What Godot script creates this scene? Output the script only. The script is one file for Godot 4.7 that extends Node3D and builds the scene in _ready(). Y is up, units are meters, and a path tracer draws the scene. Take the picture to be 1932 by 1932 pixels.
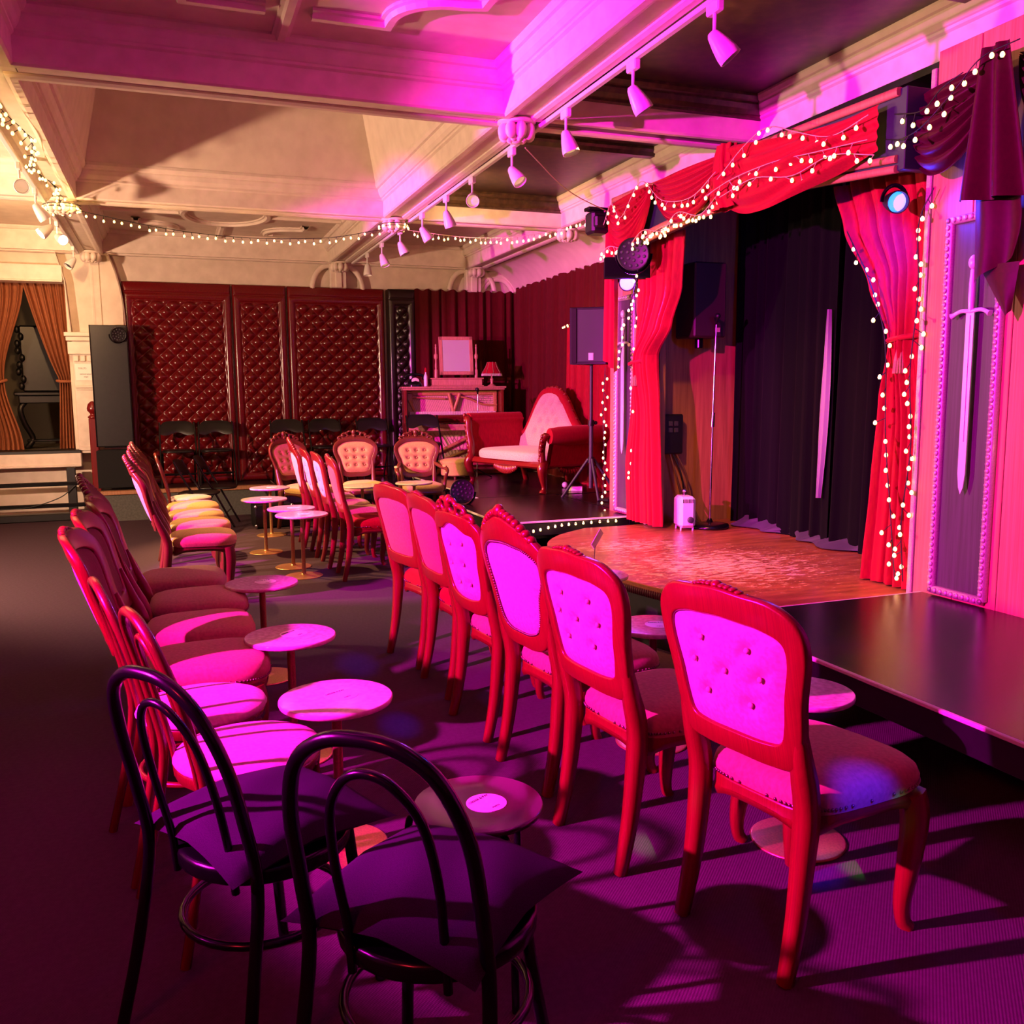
extends Node3D
# A cabaret room: coffered ceiling, rows of old chairs, small round tables, a curtained side stage.
# x runs towards the stage, -z into the room, y is up; the camera stands at x = 0, z = 0.


class MB:
	# Collects triangles of one mesh; smooth where vertices are shared.
	var v := PackedVector3Array()
	var t := PackedVector2Array()
	var ix := PackedInt32Array()
	var xf := Transform3D()

	func p(a: Vector3, uv := Vector2.ZERO) -> int:
		v.append(xf * a)
		t.append(uv)
		return v.size() - 1

	func tri(a: int, b: int, c: int) -> void:
		ix.append(a)
		ix.append(b)
		ix.append(c)

	func quad(a: Vector3, b: Vector3, c: Vector3, d: Vector3) -> void:
		# counter-clockwise seen from outside
		var i := p(a, Vector2(0, 1))
		p(b, Vector2(1, 1))
		p(c, Vector2(1, 0))
		p(d, Vector2(0, 0))
		tri(i, i + 2, i + 1)
		tri(i, i + 3, i + 2)

	func face(pts: Array, c: Vector3) -> void:
		# a flat convex face turned away from c
		var n: Vector3 = (pts[1] - pts[0]).cross(pts[2] - pts[0])
		var ps := pts.duplicate()
		if n.dot(pts[0] - c) < 0:
			ps.reverse()
		var i := v.size()
		for q in ps:
			p(q, Vector2(q.x + q.z, q.y))
		for k in range(1, ps.size() - 1):
			tri(i, i + k + 1, i + k)

	func grid(nu: int, nv: int, f: Callable, cu := false, cv := false) -> void:
		# f(u, v) -> Vector3; outward is du x dv
		var cols := nu if cu else nu + 1
		var rows := nv if cv else nv + 1
		var i0 := v.size()
		for j in rows:
			for i in cols:
				p(f.call(float(i) / nu, float(j) / nv), Vector2(float(i) / nu, float(j) / nv))
		for j in nv:
			var j1 := (j + 1) % rows
			for i in nu:
				var i1 := (i + 1) % cols
				var a := i0 + j * cols + i
				var b := i0 + j * cols + i1
				var c := i0 + j1 * cols + i1
				var d := i0 + j1 * cols + i
				ix.append(a); ix.append(c); ix.append(b)
				ix.append(a); ix.append(d); ix.append(c)

	func box(c: Vector3, s: Vector3, b := 0.004) -> void:
		var h := s * 0.5
		b = minf(b, minf(h.x, minf(h.y, h.z)) * 0.8)
		if b <= 0.0005:
			for ax in 3:
				for sg in [-1.0, 1.0]:
					var pts := []
					for k in [[-1, -1], [1, -1], [1, 1], [-1, 1]]:
						var q := Vector3()
						q[ax] = sg * h[ax]
						q[(ax + 1) % 3] = k[0] * h[(ax + 1) % 3]
						q[(ax + 2) % 3] = k[1] * h[(ax + 2) % 3]
						pts.append(c + q)
					face(pts, c)
			return
		for ax in 3:
			var u := (ax + 1) % 3
			var w := (ax + 2) % 3
			for sg in [-1.0, 1.0]:
				var pts := []
				for k in [[-1, -1], [1, -1], [1, 1], [-1, 1]]:
					var q := Vector3()
					q[ax] = sg * h[ax]
					q[u] = k[0] * (h[u] - b)
					q[w] = k[1] * (h[w] - b)
					pts.append(c + q)
				face(pts, c)
			for su in [-1.0, 1.0]:
				for sw in [-1.0, 1.0]:
					var pts := []
					for k in [[0, -1], [0, 1], [1, 1], [1, -1]]:
						var q := Vector3()
						q[ax] = k[1] * (h[ax] - b)
						q[u] = su * (h[u] if k[0] == 0 else h[u] - b)
						q[w] = sw * (h[w] - b if k[0] == 0 else h[w])
						pts.append(c + q)
					face(pts, c)
		for sx in [-1.0, 1.0]:
			for sy in [-1.0, 1.0]:
				for sz in [-1.0, 1.0]:
					var s3 := Vector3(sx, sy, sz)
					var i := h - Vector3(b, b, b)
					face([c + s3 * Vector3(h.x, i.y, i.z), c + s3 * Vector3(i.x, h.y, i.z), c + s3 * Vector3(i.x, i.y, h.z)], c)

	func tube(pts: Array, r, sides := 8, e := 2.0, up := Vector3.ZERO, closed := false, flat := 1.0) -> void:
		# r: a radius or one per point; e > 2 squares the section; flat scales it along the second axis
		var n := pts.size()
		var fr := []
		var prev := Vector3.ZERO
		for k in n:
			var tg: Vector3
			if closed:
				tg = pts[(k + 1) % n] - pts[(k + n - 1) % n]
			else:
				tg = pts[mini(k + 1, n - 1)] - pts[maxi(k - 1, 0)]
			tg = tg.normalized()
			var a := up
			if a == Vector3.ZERO:
				a = prev if k > 0 else (Vector3.RIGHT if absf(tg.x) < 0.8 else Vector3.UP)
			a = (a - tg * a.dot(tg))
			if a.length() < 0.001:
				a = Vector3(0.3, 0.2, 1).cross(tg)
			a = a.normalized()
			prev = a
			fr.append([a, tg.cross(a)])
		var ring := func(u: float, w: float) -> Vector3:
			var k := int(round(w * (n if closed else n - 1)))
			k = k % n
			var rr: float = r if not (r is Array) else r[k]
			var co := cos(u * TAU + (PI / 4 if e > 2.0 else 0.0))
			var si := sin(u * TAU + (PI / 4 if e > 2.0 else 0.0))
			var x := signf(co) * pow(absf(co), 2.0 / e)
			var y := signf(si) * pow(absf(si), 2.0 / e)
			return pts[k] + fr[k][0] * x * rr + fr[k][1] * y * rr * flat
		grid(sides, n if closed else n - 1, ring, true, closed)
		if not closed:
			for k in [0, n - 1]:
				var c := p(pts[k])
				var i0 := v.size()
				for s in sides:
					p(xf.affine_inverse() * v[c - (n * sides) - (0 if k == 0 else sides + 1) + (0 if k == 0 else (n - 1) * sides) + s] if false else ring.call(float(s) / sides, 0.0 if k == 0 else 1.0))
				for s in sides:
					var a := i0 + s
					var b := i0 + (s + 1) % sides
					if k == 0:
						tri(c, a, b)
					else:
						tri(c, b, a)

	func lathe(prof: Array, sides := 24, at := Vector3.ZERO) -> void:
		# profile of Vector2(radius, height) from the bottom up, about y
		var n := prof.size()
		grid(sides, n - 1, func(u: float, w: float) -> Vector3:
			var q: Vector2 = prof[int(round(w * (n - 1)))]
			return at + Vector3(cos(u * TAU) * q.x, q.y, -sin(u * TAU) * q.x), true, false)

	func ball(c: Vector3, r: Vector3, nu := 10, nv := 6) -> void:
		grid(nu, nv, func(u: float, w: float) -> Vector3:
			var ph := (w - 0.5) * PI
			return c + Vector3(cos(u * TAU) * cos(ph) * r.x, sin(ph) * r.y, -sin(u * TAU) * cos(ph) * r.z), true, false)

	func prism(poly: PackedVector2Array, z0: float, z1: float, b := 0.0) -> void:
		# an outline in the xy plane given depth along z, with a small bevel at the z1 side
		if Geometry2D.is_polygon_clockwise(poly):
			poly.reverse()
		var n := poly.size()
		var inn := poly
		if b > 0:
			inn = PackedVector2Array()
			for k in n:
				var d0 := (poly[k] - poly[(k + n - 1) % n]).normalized()
				var d1 := (poly[(k + 1) % n] - poly[k]).normalized()
				var m := Vector2(-(d0 + d1).y, (d0 + d1).x).normalized()
				inn.append(poly[k] + m * b)
		var tris := Geometry2D.triangulate_polygon(inn)
		var i0 := v.size()
		for q in inn:
			p(Vector3(q.x, q.y, z1), q)
		var i1 := v.size()
		for q in poly:
			p(Vector3(q.x, q.y, z0), q)
		for k in range(0, tris.size(), 3):
			var a := tris[k]
			var bb := tris[k + 1]
			var c := tris[k + 2]
			if (inn[bb] - inn[a]).cross(inn[c] - inn[a]) < 0:
				var s := bb
				bb = c
				c = s
			tri(i0 + a, i0 + c, i0 + bb)
			tri(i1 + a, i1 + bb, i1 + c)
		for k in n:
			var k1 := (k + 1) % n
			var zb := z1 - b * signf(z1 - z0)
			quad(Vector3(poly[k].x, poly[k].y, z0), Vector3(poly[k1].x, poly[k1].y, z0), Vector3(poly[k1].x, poly[k1].y, zb), Vector3(poly[k].x, poly[k].y, zb))
			if b > 0:
				quad(Vector3(poly[k].x, poly[k].y, zb), Vector3(poly[k1].x, poly[k1].y, zb), Vector3(inn[k1].x, inn[k1].y, z1), Vector3(inn[k].x, inn[k].y, z1))

	func mould(loop: Array, prof: Array, closed := true) -> void:
		# sweeps a profile of Vector2(inset, y) round a loop of Vector2(x, z), with mitred corners
		var n := loop.size()
		var nor := []
		for k in n:
			var d0: Vector2 = (loop[k] - loop[(k + n - 1) % n]).normalized()
			var d1: Vector2 = (loop[(k + 1) % n] - loop[k]).normalized()
			if not closed and k == 0:
				d0 = d1
			if not closed and k == n - 1:
				d1 = d0
			var n0 := Vector2(-d0.y, d0.x)
			var n1 := Vector2(-d1.y, d1.x)
			var m := (n0 + n1).normalized()
			nor.append(m / maxf(0.3, m.dot(n0)))
		for k in (n if closed else n - 1):
			var k1 := (k + 1) % n
			for j in prof.size() - 1:
				var a: Vector2 = loop[k] + nor[k] * prof[j].x
				var b: Vector2 = loop[k1] + nor[k1] * prof[j].x
				var c: Vector2 = loop[k1] + nor[k1] * prof[j + 1].x
				var d: Vector2 = loop[k] + nor[k] * prof[j + 1].x
				quad(Vector3(a.x, prof[j].y, a.y), Vector3(d.x, prof[j + 1].y, d.y), Vector3(c.x, prof[j + 1].y, c.y), Vector3(b.x, prof[j].y, b.y))

	func mesh() -> ArrayMesh:
		var nn := PackedVector3Array()
		nn.resize(v.size())
		for k in range(0, ix.size(), 3):
			var a := ix[k]
			var b := ix[k + 1]
			var c := ix[k + 2]
			var q := (v[c] - v[a]).cross(v[b] - v[a])
			nn[a] += q
			nn[b] += q
			nn[c] += q
		for k in nn.size():
			nn[k] = nn[k].normalized() if nn[k].length_squared() > 1e-20 else Vector3.UP
		var arr := []
		arr.resize(Mesh.ARRAY_MAX)
		arr[Mesh.ARRAY_VERTEX] = v
		arr[Mesh.ARRAY_NORMAL] = nn
		arr[Mesh.ARRAY_TEX_UV] = t
		arr[Mesh.ARRAY_INDEX] = ix
		var m := ArrayMesh.new()
		m.add_surface_from_arrays(Mesh.PRIMITIVE_TRIANGLES, arr)
		return m


var used := {}
var M := {}
var rng := RandomNumberGenerator.new()


func numbered(n: String) -> String:
	if used.has(n):
		used[n] += 1
		return "%s_%03d" % [n, used[n]]
	used[n] = 0
	return n


func tag(o: Node3D, label: String, cat: String, group := "", kind := "") -> void:
	if label: o.set_meta("label", label)
	if cat: o.set_meta("category", cat)
	if group: o.set_meta("group", group)
	if kind: o.set_meta("kind", kind)


func thing(n: String, label: String, cat: String, at := Vector3.ZERO, turn := 0.0, group := "") -> Node3D:
	var o := Node3D.new()
	o.name = numbered(n)
	add_child(o, true)
	o.position = at
	o.rotation.y = turn
	tag(o, label, cat, group)
	return o


func part(par: Node3D, n: String, mb, m: Material, label := "") -> MeshInstance3D:
	var o := MeshInstance3D.new()
	o.name = n
	o.mesh = mb.mesh() if mb is MB else mb
	o.material_override = m
	var names := {}
	for c in par.get_children():
		names[c.name] = true
	var k := 0
	while names.has(o.name):
		k += 1
		o.name = "%s_%03d" % [n, k]
	par.add_child(o, true)
	if label: o.set_meta("label", label)
	return o


func solo(n: String, mb, m: Material, label: String, cat: String, at := Vector3.ZERO, turn := 0.0, group := "") -> MeshInstance3D:
	var o := MeshInstance3D.new()
	o.name = numbered(n)
	o.mesh = mb.mesh() if mb is MB else mb
	o.material_override = m
	add_child(o, true)
	o.position = at
	o.rotation.y = turn
	tag(o, label, cat, group)
	return o


func struct(n: String, mb, m: Material, label: String, cat: String) -> MeshInstance3D:
	var o := solo(n, mb, m, label, cat)
	o.set_meta("kind", "structure")
	return o


func copy(o: Node3D, at: Vector3, turn: float, label: String, group := "") -> Node3D:
	var c: Node3D = o.duplicate()
	var nm := str(o.name)
	if nm.length() > 4 and nm.right(3).is_valid_int() and nm[nm.length() - 4] == "_":
		nm = nm.left(nm.length() - 4)
	c.name = numbered(nm)
	add_child(c, true)
	c.position = at
	c.rotation.y = turn
	c.set_meta("label", label)
	if group: c.set_meta("group", group)
	return c


func V(x: float, y: float, z: float) -> Vector3:
	return Vector3(x, y, z)


func face_turn(fx: float, fz: float) -> float:
	return atan2(fx, fz)


func spline(pts: Array, n: int, closed := false) -> Array:
	# Catmull-Rom through the points (Vector2 or Vector3), n samples per span
	var out := []
	var c := pts.size()
	var spans := c if closed else c - 1
	for k in spans:
		var a = pts[(k + c - 1) % c] if closed or k > 0 else pts[0] * 2.0 - pts[1]
		var b = pts[k]
		var d = pts[(k + 1) % c]
		var e = pts[(k + 2) % c] if closed or k + 2 < c else pts[c - 1] * 2.0 - pts[c - 2]
		for s in n:
			var w := float(s) / n
			out.append(0.5 * ((2.0 * b) + (d - a) * w + (2.0 * a - 5.0 * b + 4.0 * d - e) * w * w + (3.0 * b - a - 3.0 * d + e) * w * w * w))
	if not closed:
		out.append(pts[c - 1])
	return out


func sym(half: Array) -> Array:
	# closes a right half outline (bottom centre up to top centre) into a ring
	var out := half.duplicate()
	for k in range(half.size() - 2, 0, -1):
		out.append(Vector2(-half[k].x, half[k].y))
	return out


func noise_tex(freq: float, lo: Color, hi: Color, seed_: int, fractal := true, size := 512, kind := FastNoiseLite.TYPE_SIMPLEX_SMOOTH) -> NoiseTexture2D:
	var n := FastNoiseLite.new()
	n.noise_type = kind
	n.seed = seed_
	n.frequency = freq
	n.fractal_type = FastNoiseLite.FRACTAL_FBM if fractal else FastNoiseLite.FRACTAL_NONE
	n.fractal_octaves = 4
	var g := Gradient.new()
	g.set_color(0, lo)
	g.set_color(1, hi)
	var t := NoiseTexture2D.new()
	t.width = size
	t.height = size
	t.seamless = true
	t.noise = n
	t.color_ramp = g
	return t


func mat(n: String, c: Color, rough: float, tex: Texture2D = null, sc := Vector3.ONE, o := {}) -> StandardMaterial3D:
	# c is the colour seen (sRGB)
	var m := StandardMaterial3D.new()
	m.resource_name = n
	m.albedo_color = c
	m.roughness = rough
	if tex:
		m.albedo_texture = tex
		m.uv1_triplanar = true
		m.uv1_scale = sc
		m.uv1_world_triplanar = o.get("world", false)
	for k in o:
		if k != "world" and k != "bump":
			m.set(k, o[k])
	if o.has("bump"):
		m.heightmap_enabled = true
		m.heightmap_texture = o.bump[0]
		m.heightmap_scale = o.bump[1]
		if not tex:
			m.uv1_triplanar = true
			m.uv1_scale = sc
	M[n] = m
	return m


func weave_tex() -> ImageTexture:
	var im := Image.create_empty(256, 256, false, Image.FORMAT_L8)
	for y in 256:
		for x in 256:
			var a := 0.5 + 0.5 * sin(TAU * (x + y) / 16.0)
			var b := 0.5 + 0.5 * sin(TAU * (x - y * 0.5) / 8.0)
			var r := rng.randf() * 0.25
			im.set_pixel(x, y, Color.from_hsv(0, 0, clampf(a * 0.55 + b * 0.25 + r, 0, 1)))
	return ImageTexture.create_from_image(im)


func wood_tex(seed_: int, lo: Color, hi: Color) -> ImageTexture:
	var n := FastNoiseLite.new()
	n.seed = seed_
	n.frequency = 0.02
	n.fractal_octaves = 4
	var im := Image.create_empty(512, 512, false, Image.FORMAT_RGB8)
	for y in 512:
		for x in 512:
			# grain runs along y; blended at the borders so that it repeats
			var f := func(px: float, py: float) -> float:
				return 0.5 + 0.5 * n.get_noise_2d(px * 3.0, py * 0.16) + 0.28 * n.get_noise_2d(px * 16.0, py * 0.5)
			var wx := clampf((x - 448) / 64.0, 0, 1)
			var wy := clampf((y - 448) / 64.0, 0, 1)
			var a: float = f.call(x, y)
			if wx > 0 or wy > 0:
				a = lerpf(lerpf(a, f.call(x - 512, y), wx), lerpf(f.call(x, y - 512), f.call(x - 512, y - 512), wx), wy)
			im.set_pixel(x, y, lo.lerp(hi, clampf(a, 0, 1)))
	return ImageTexture.create_from_image(im)


func materials() -> void:
	var soft := noise_tex(0.012, Color(0.91, 0.90, 0.89), Color(1, 1, 1), 3)
	var mott := noise_tex(0.03, Color(0.80, 0.80, 0.80), Color(1, 1, 1), 5)
	var fine := noise_tex(0.18, Color(0.45, 0.45, 0.45), Color(1, 1, 1), 8)
	var dirt := noise_tex(0.02, Color(0.45, 0.42, 0.40), Color(1, 1, 1), 12)
	var weave := weave_tex()
	var grain := wood_tex(4, Color(0.74, 0.70, 0.68), Color(1, 1, 1))
	var marble := noise_tex(0.02, Color(0.80, 0.78, 0.78), Color(1, 1, 1), 21)
	var W := {"world": true}
	mat("cream_paint", Color(0.86, 0.80, 0.72), 0.55, soft, Vector3.ONE * 0.7, W)
	mat("cream_trim", Color(0.88, 0.82, 0.75), 0.42, soft, Vector3.ONE * 0.9, W)
	mat("bronze_paint", Color(0.30, 0.22, 0.15), 0.36, dirt, Vector3.ONE * 0.8, W)
	mat("bronze_trim", Color(0.38, 0.29, 0.20), 0.36, dirt, Vector3.ONE * 1.3, W)
	mat("carpet", Color(0.30, 0.235, 0.265), 0.95, soft, Vector3.ONE * 5.5, {"world": true, "bump": [weave, 0.12], "metallic_specular": 0.15})
	M.carpet.detail_enabled = false
	mat("carpet_step", Color(0.36, 0.36, 0.33), 0.95, mott, Vector3.ONE * 2.0, W)
	mat("dark_deck", Color(0.145, 0.085, 0.08), 0.26, dirt, Vector3.ONE * 1.1, W)
	mat("black_paint", Color(0.06, 0.055, 0.06), 0.42, dirt, Vector3.ONE * 1.2, W)
	mat("black_void", Color(0.02, 0.02, 0.022), 0.9)
	mat("deck_trim", Color(0.84, 0.80, 0.76), 0.45, soft, Vector3.ONE * 3.0, W)
	mat("timber_nosing", Color(0.72, 0.52, 0.36), 0.5, grain, Vector3(2, 2, 2), W)
	mat("stage_wood", Color(0.62, 0.42, 0.27), 0.34, wood_tex(9, Color(0.55, 0.45, 0.4), Color(1, 1, 1)), Vector3(0.9, 0.9, 0.9), W)
	mat("bare_wood", Color(0.80, 0.66, 0.50), 0.6, grain, Vector3.ONE * 2, W)
	mat("ply", Color(0.68, 0.50, 0.27), 0.5, grain, Vector3(0.6, 0.6, 0.6), W)
	mat("pink_wood", Color(0.80, 0.52, 0.42), 0.5, grain, Vector3(1.6, 0.5, 1.6), W)
	mat("dark_panel", Color(0.30, 0.20, 0.31), 0.45, grain, Vector3(1.5, 0.6, 1.5), W)
	mat("silver_frame", Color(0.78, 0.72, 0.70), 0.38, mott, Vector3.ONE * 6, {"metallic": 0.4})
	mat("mahogany", Color(0.50, 0.075, 0.09), 0.30, grain, Vector3(5, 1.6, 5), {"clearcoat_enabled": true, "clearcoat": 0.3, "clearcoat_roughness": 0.25})
	mat("walnut", Color(0.42, 0.20, 0.12), 0.32, grain, Vector3(5, 1.6, 5))
	mat("bentwood", Color(0.42, 0.11, 0.09), 0.26, grain, Vector3(6, 1.4, 6), {"clearcoat_enabled": true, "clearcoat": 0.4, "clearcoat_roughness": 0.2})
	mat("black_steel", Color(0.03, 0.03, 0.035), 0.22)
	mat("black_vinyl", Color(0.07, 0.065, 0.06), 0.36)
	mat("black_plastic", Color(0.05, 0.05, 0.055), 0.45)
	mat("grey_grille", Color(0.30, 0.29, 0.32), 0.5, fine, Vector3.ONE * 20, {"bump": [fine, 0.1]})
	var cloth := {"rim_enabled": true, "rim": 0.5, "rim_tint": 0.6, "metallic_specular": 0.2}
	mat("beige_velvet", Color(0.80, 0.70, 0.63), 0.85, mott, Vector3.ONE * 3.5, cloth)
	mat("tan_velvet", Color(0.70, 0.54, 0.40), 0.85, mott, Vector3.ONE * 3.5, cloth)
	mat("brown_velvet", Color(0.42, 0.27, 0.20), 0.85, mott, Vector3.ONE * 3.5, cloth)
	mat("rose_cloth", Color(0.74, 0.40, 0.36), 0.85, mott, Vector3.ONE * 4.0, cloth)
	mat("gold_velvet", Color(0.80, 0.66, 0.40), 0.8, mott, Vector3.ONE * 4.0, cloth)
	mat("red_seat", Color(0.62, 0.10, 0.10), 0.85, mott, Vector3.ONE * 4.0, cloth)
	mat("cushion_purple", Color(0.24, 0.15, 0.26), 0.9, fine, Vector3.ONE * 5.0, {"bump": [fine, 0.06], "metallic_specular": 0.15})
	var rv := {"rim_enabled": true, "rim": 0.7, "rim_tint": 0.7, "metallic_specular": 0.25}
	mat("red_velvet", Color(0.64, 0.04, 0.14), 0.7, mott, Vector3(3, 0.7, 3), rv)
	mat("deep_red_velvet", Color(0.33, 0.035, 0.055), 0.75, mott, Vector3(3, 0.5, 3), rv)
	mat("wine_velvet", Color(0.25, 0.025, 0.10), 0.5, mott, Vector3(3, 1.5, 3), rv)
	mat("black_velvet", Color(0.028, 0.025, 0.032), 0.9, mott, Vector3(4, 0.5, 4), {"metallic_specular": 0.2, "rim_enabled": true, "rim": 0.04, "rim_tint": 0.2})
	mat("brown_curtain", Color(0.60, 0.34, 0.19), 0.85, mott, Vector3(4, 1, 4), W)
	mat("oxblood_leather", Color(0.42, 0.055, 0.075), 0.21, mott, Vector3.ONE * 3, {"bump": [fine, 0.03]})
	mat("dark_leather", Color(0.13, 0.07, 0.06), 0.30, mott, Vector3.ONE * 3, {"bump": [fine, 0.03]})
	mat("marble_top", Color(0.88, 0.83, 0.78), 0.16, marble, Vector3.ONE * 3.0)
	mat("dark_top", Color(0.20, 0.16, 0.15), 0.14, mott, Vector3.ONE * 4.0)
	mat("brass", Color(0.86, 0.66, 0.42), 0.34, mott, Vector3.ONE * 6, {"metallic": 0.75})
	mat("nail", Color(0.50, 0.42, 0.36), 0.3, null, Vector3.ONE, {"metallic": 0.8})
	mat("label", Color(0.93, 0.90, 0.86), 0.4)
	mat("ink", Color(0.10, 0.09, 0.10), 0.6)
	mat("paper", Color(0.90, 0.88, 0.84), 0.6)
	mat("white_metal", Color(0.84, 0.82, 0.80), 0.35)
	mat("chrome", Color(0.82, 0.82, 0.84), 0.18, null, Vector3.ONE, {"metallic": 1.0})
	mat("steel_blade", Color(0.80, 0.76, 0.80), 0.34, null, Vector3.ONE, {"metallic": 0.25})
	mat("mirror_glass", Color(0.86, 0.84, 0.88), 0.25, null, Vector3.ONE, {"metallic": 0.55})
	mat("pale_wood", Color(0.80, 0.58, 0.48), 0.35, grain, Vector3(2, 4, 2))
	mat("piano_wood", Color(0.46, 0.15, 0.10), 0.25, grain, Vector3(0.8, 3, 0.8))
	mat("piano_iron", Color(0.82, 0.62, 0.36), 0.4, mott, Vector3.ONE * 3, {"metallic": 0.3})
	mat("ivory", Color(0.92, 0.88, 0.80), 0.25)
	mat("wire", Color(0.05, 0.07, 0.05), 0.5)
	mat("cord_pale", Color(0.7, 0.62, 0.5), 0.5)
	mat("cable_brown", Color(0.35, 0.25, 0.15), 0.5)
	glow("bulb_glow", Color(1.0, 0.80, 0.42), 4.5)
	glow("spot_glow", Color(1.0, 0.88, 0.66), 22.0)
	glow("spot_dim", Color(1.0, 0.80, 0.60), 0.5)
	glow("magenta_glow", Color(1.0, 0.1, 0.85), 8.0)
	glow("blue_glow", Color(0.02, 0.42, 1.0), 4.0)
	glow("violet_glow", Color(0.75, 0.35, 1.0), 7.0)
	glow("warm_globe", Color(1.0, 0.7, 0.42), 5.0)


func glow(n: String, c: Color, e: float) -> void:
	var m := StandardMaterial3D.new()
	m.resource_name = n
	m.albedo_color = Color(0.9, 0.88, 0.85)
	m.emission_enabled = true
	m.emission = c
	m.emission_energy_multiplier = e
	M[n] = m


func spot(n: String, at: Vector3, to: Vector3, c: Color, e: float, ang: float, soft := 0.3, size := 0.05) -> void:
	var l := SpotLight3D.new()
	l.name = n
	l.light_color = c
	l.light_energy = e
	l.spot_angle = ang
	l.spot_angle_attenuation = soft
	l.spot_range = 30.0
	l.spot_attenuation = 2.0
	l.light_size = size
	l.shadow_enabled = true
	add_child(l, true)
	l.look_at_from_position(at, to, Vector3.UP if absf((to - at).normalized().y) < 0.98 else Vector3.RIGHT)


func omni(n: String, at: Vector3, c: Color, e: float, size := 0.05) -> void:
	var l := OmniLight3D.new()
	l.name = n
	l.light_color = c
	l.light_energy = e
	l.omni_range = 25.0
	l.omni_attenuation = 2.0
	l.light_size = size
	l.shadow_enabled = true
	l.position = at
	add_child(l, true)


const BEAM_Y := 3.25
const DECK := 0.42
const WOOD := 0.37
const BACK := 0.365


func _ready() -> void:
	rng.seed = 7
	var cam := Camera3D.new()
	cam.name = "camera"
	cam.fov = 59.06
	cam.position = V(0, 1.5, 0)
	cam.rotation = Vector3(deg_to_rad(-7.497), deg_to_rad(-20.49), deg_to_rad(-0.474))
	cam.near = 0.05
	cam.far = 60.0
	add_child(cam)
	cam.current = true
	var env := Environment.new()
	env.background_mode = Environment.BG_COLOR
	env.background_color = Color.BLACK
	env.tonemap_mode = Environment.TONE_MAPPER_LINEAR
	env.tonemap_exposure = 1.0
	env.sdfgi_enabled = true
	env.ssao_enabled = true
	env.ssil_enabled = true
	var we := WorldEnvironment.new()
	we.name = "environment"
	we.environment = env
	add_child(we)
	materials()
	lights()
	room()
	ceiling()
	stages()
	back_wall()
	proscenium()
	far_corner()
	seating()
	rigging()
	fairy_lights()
	small_things()


func lights() -> void:
	# magenta wash from the par cans high on the left
	var mg := Color(1.0, 0.075, 0.88)
	spot("par_beam_chairs", PAR[0], PAR_TO[0], mg, 125.0, 33.0, 0.2, 0.05)
	spot("par_beam_stage", PAR[1], PAR_TO[1], mg, 95.0, 27.0, 0.25, 0.06)
	spot("par_beam_ceiling", PAR[2], PAR_TO[2], Color(0.8, 0.05, 1.0), 9.0, 15.0, 0.6, 0.06)
	# warm house lamp on the bar side, left of the room
	spot("house_lamp_light", V(-3.40, 1.95, -7.4), V(2.0, 1.75, -9.6), Color(1.0, 0.80, 0.66), 34.0, 62.0, 0.5, 0.08)
	spot("house_lamp_rear_light", V(-2.4, 3.1, 0.6), V(0.2, 0.0, -2.4), Color(1.0, 0.16, 0.26), 5.0, 50.0, 0.8, 0.2)


const PAR := [Vector3(-2.9, 2.5, -2.5), Vector3(-2.9, 2.4, -6.3), Vector3(-2.9, 2.55, -3.1)]
const PAR_TO := [Vector3(2.98, 1.66, -3.33), Vector3(3.4, 0.75, -8.9), Vector3(1.9, 3.5, -4.2)]


func room() -> void:
	var b := MB.new()
	b.box(V(0.4, -0.06, -5.5), V(9.6, 0.12, 18), 0.0)
	struct("floor", b, M.carpet, "dark purple-brown ribbed carpet across the whole room", "floor")
	b = MB.new()
	b.box(V(4.87, 2.6, -5.5), V(0.14, 5.2, 18), 0.0)
	struct("wall_right", b, M.cream_paint, "plain cream wall behind the stage and the red drapes", "wall")
	b = MB.new()
	b.box(V(-4.07, 2.6, -5.5), V(0.14, 5.2, 18), 0.0)
	struct("wall_left", b, M.cream_paint, "cream side wall on the bar side", "wall")
	b = MB.new()
	b.box(V(0.4, 2.6, 3.07), V(9.0, 5.2, 0.14), 0.0)
	struct("wall_front", b, M.cream_paint, "cream wall behind the camera", "wall")
	# house lamp fitting on the left wall
	var g := thing("wall_lamp", "round warm wall lamp on the bar side wall", "lamp", V(-3.45, 1.95, -7.4))
	b = MB.new()
	b.ball(V(0, 0, 0), V(0.13, 0.13, 0.13), 16, 10)
	part(g, "globe", b, M.warm_globe)
	b = MB.new()
	b.tube([V(-0.12, 0, 0), V(-0.55, 0, 0)], 0.02, 8)
	part(g, "bracket", b, M.brass)
	# the par cans that throw the magenta light
	for k in 3:
		var at: Vector3 = PAR[k]
		var to: Vector3 = PAR_TO[k]
		par_can("stage_par", ["magenta par can aimed down at the front chairs", "magenta par can aimed along to the stage", "magenta par can aimed up at the ceiling"][k], at, to, M.magenta_glow, 0.09)


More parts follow.
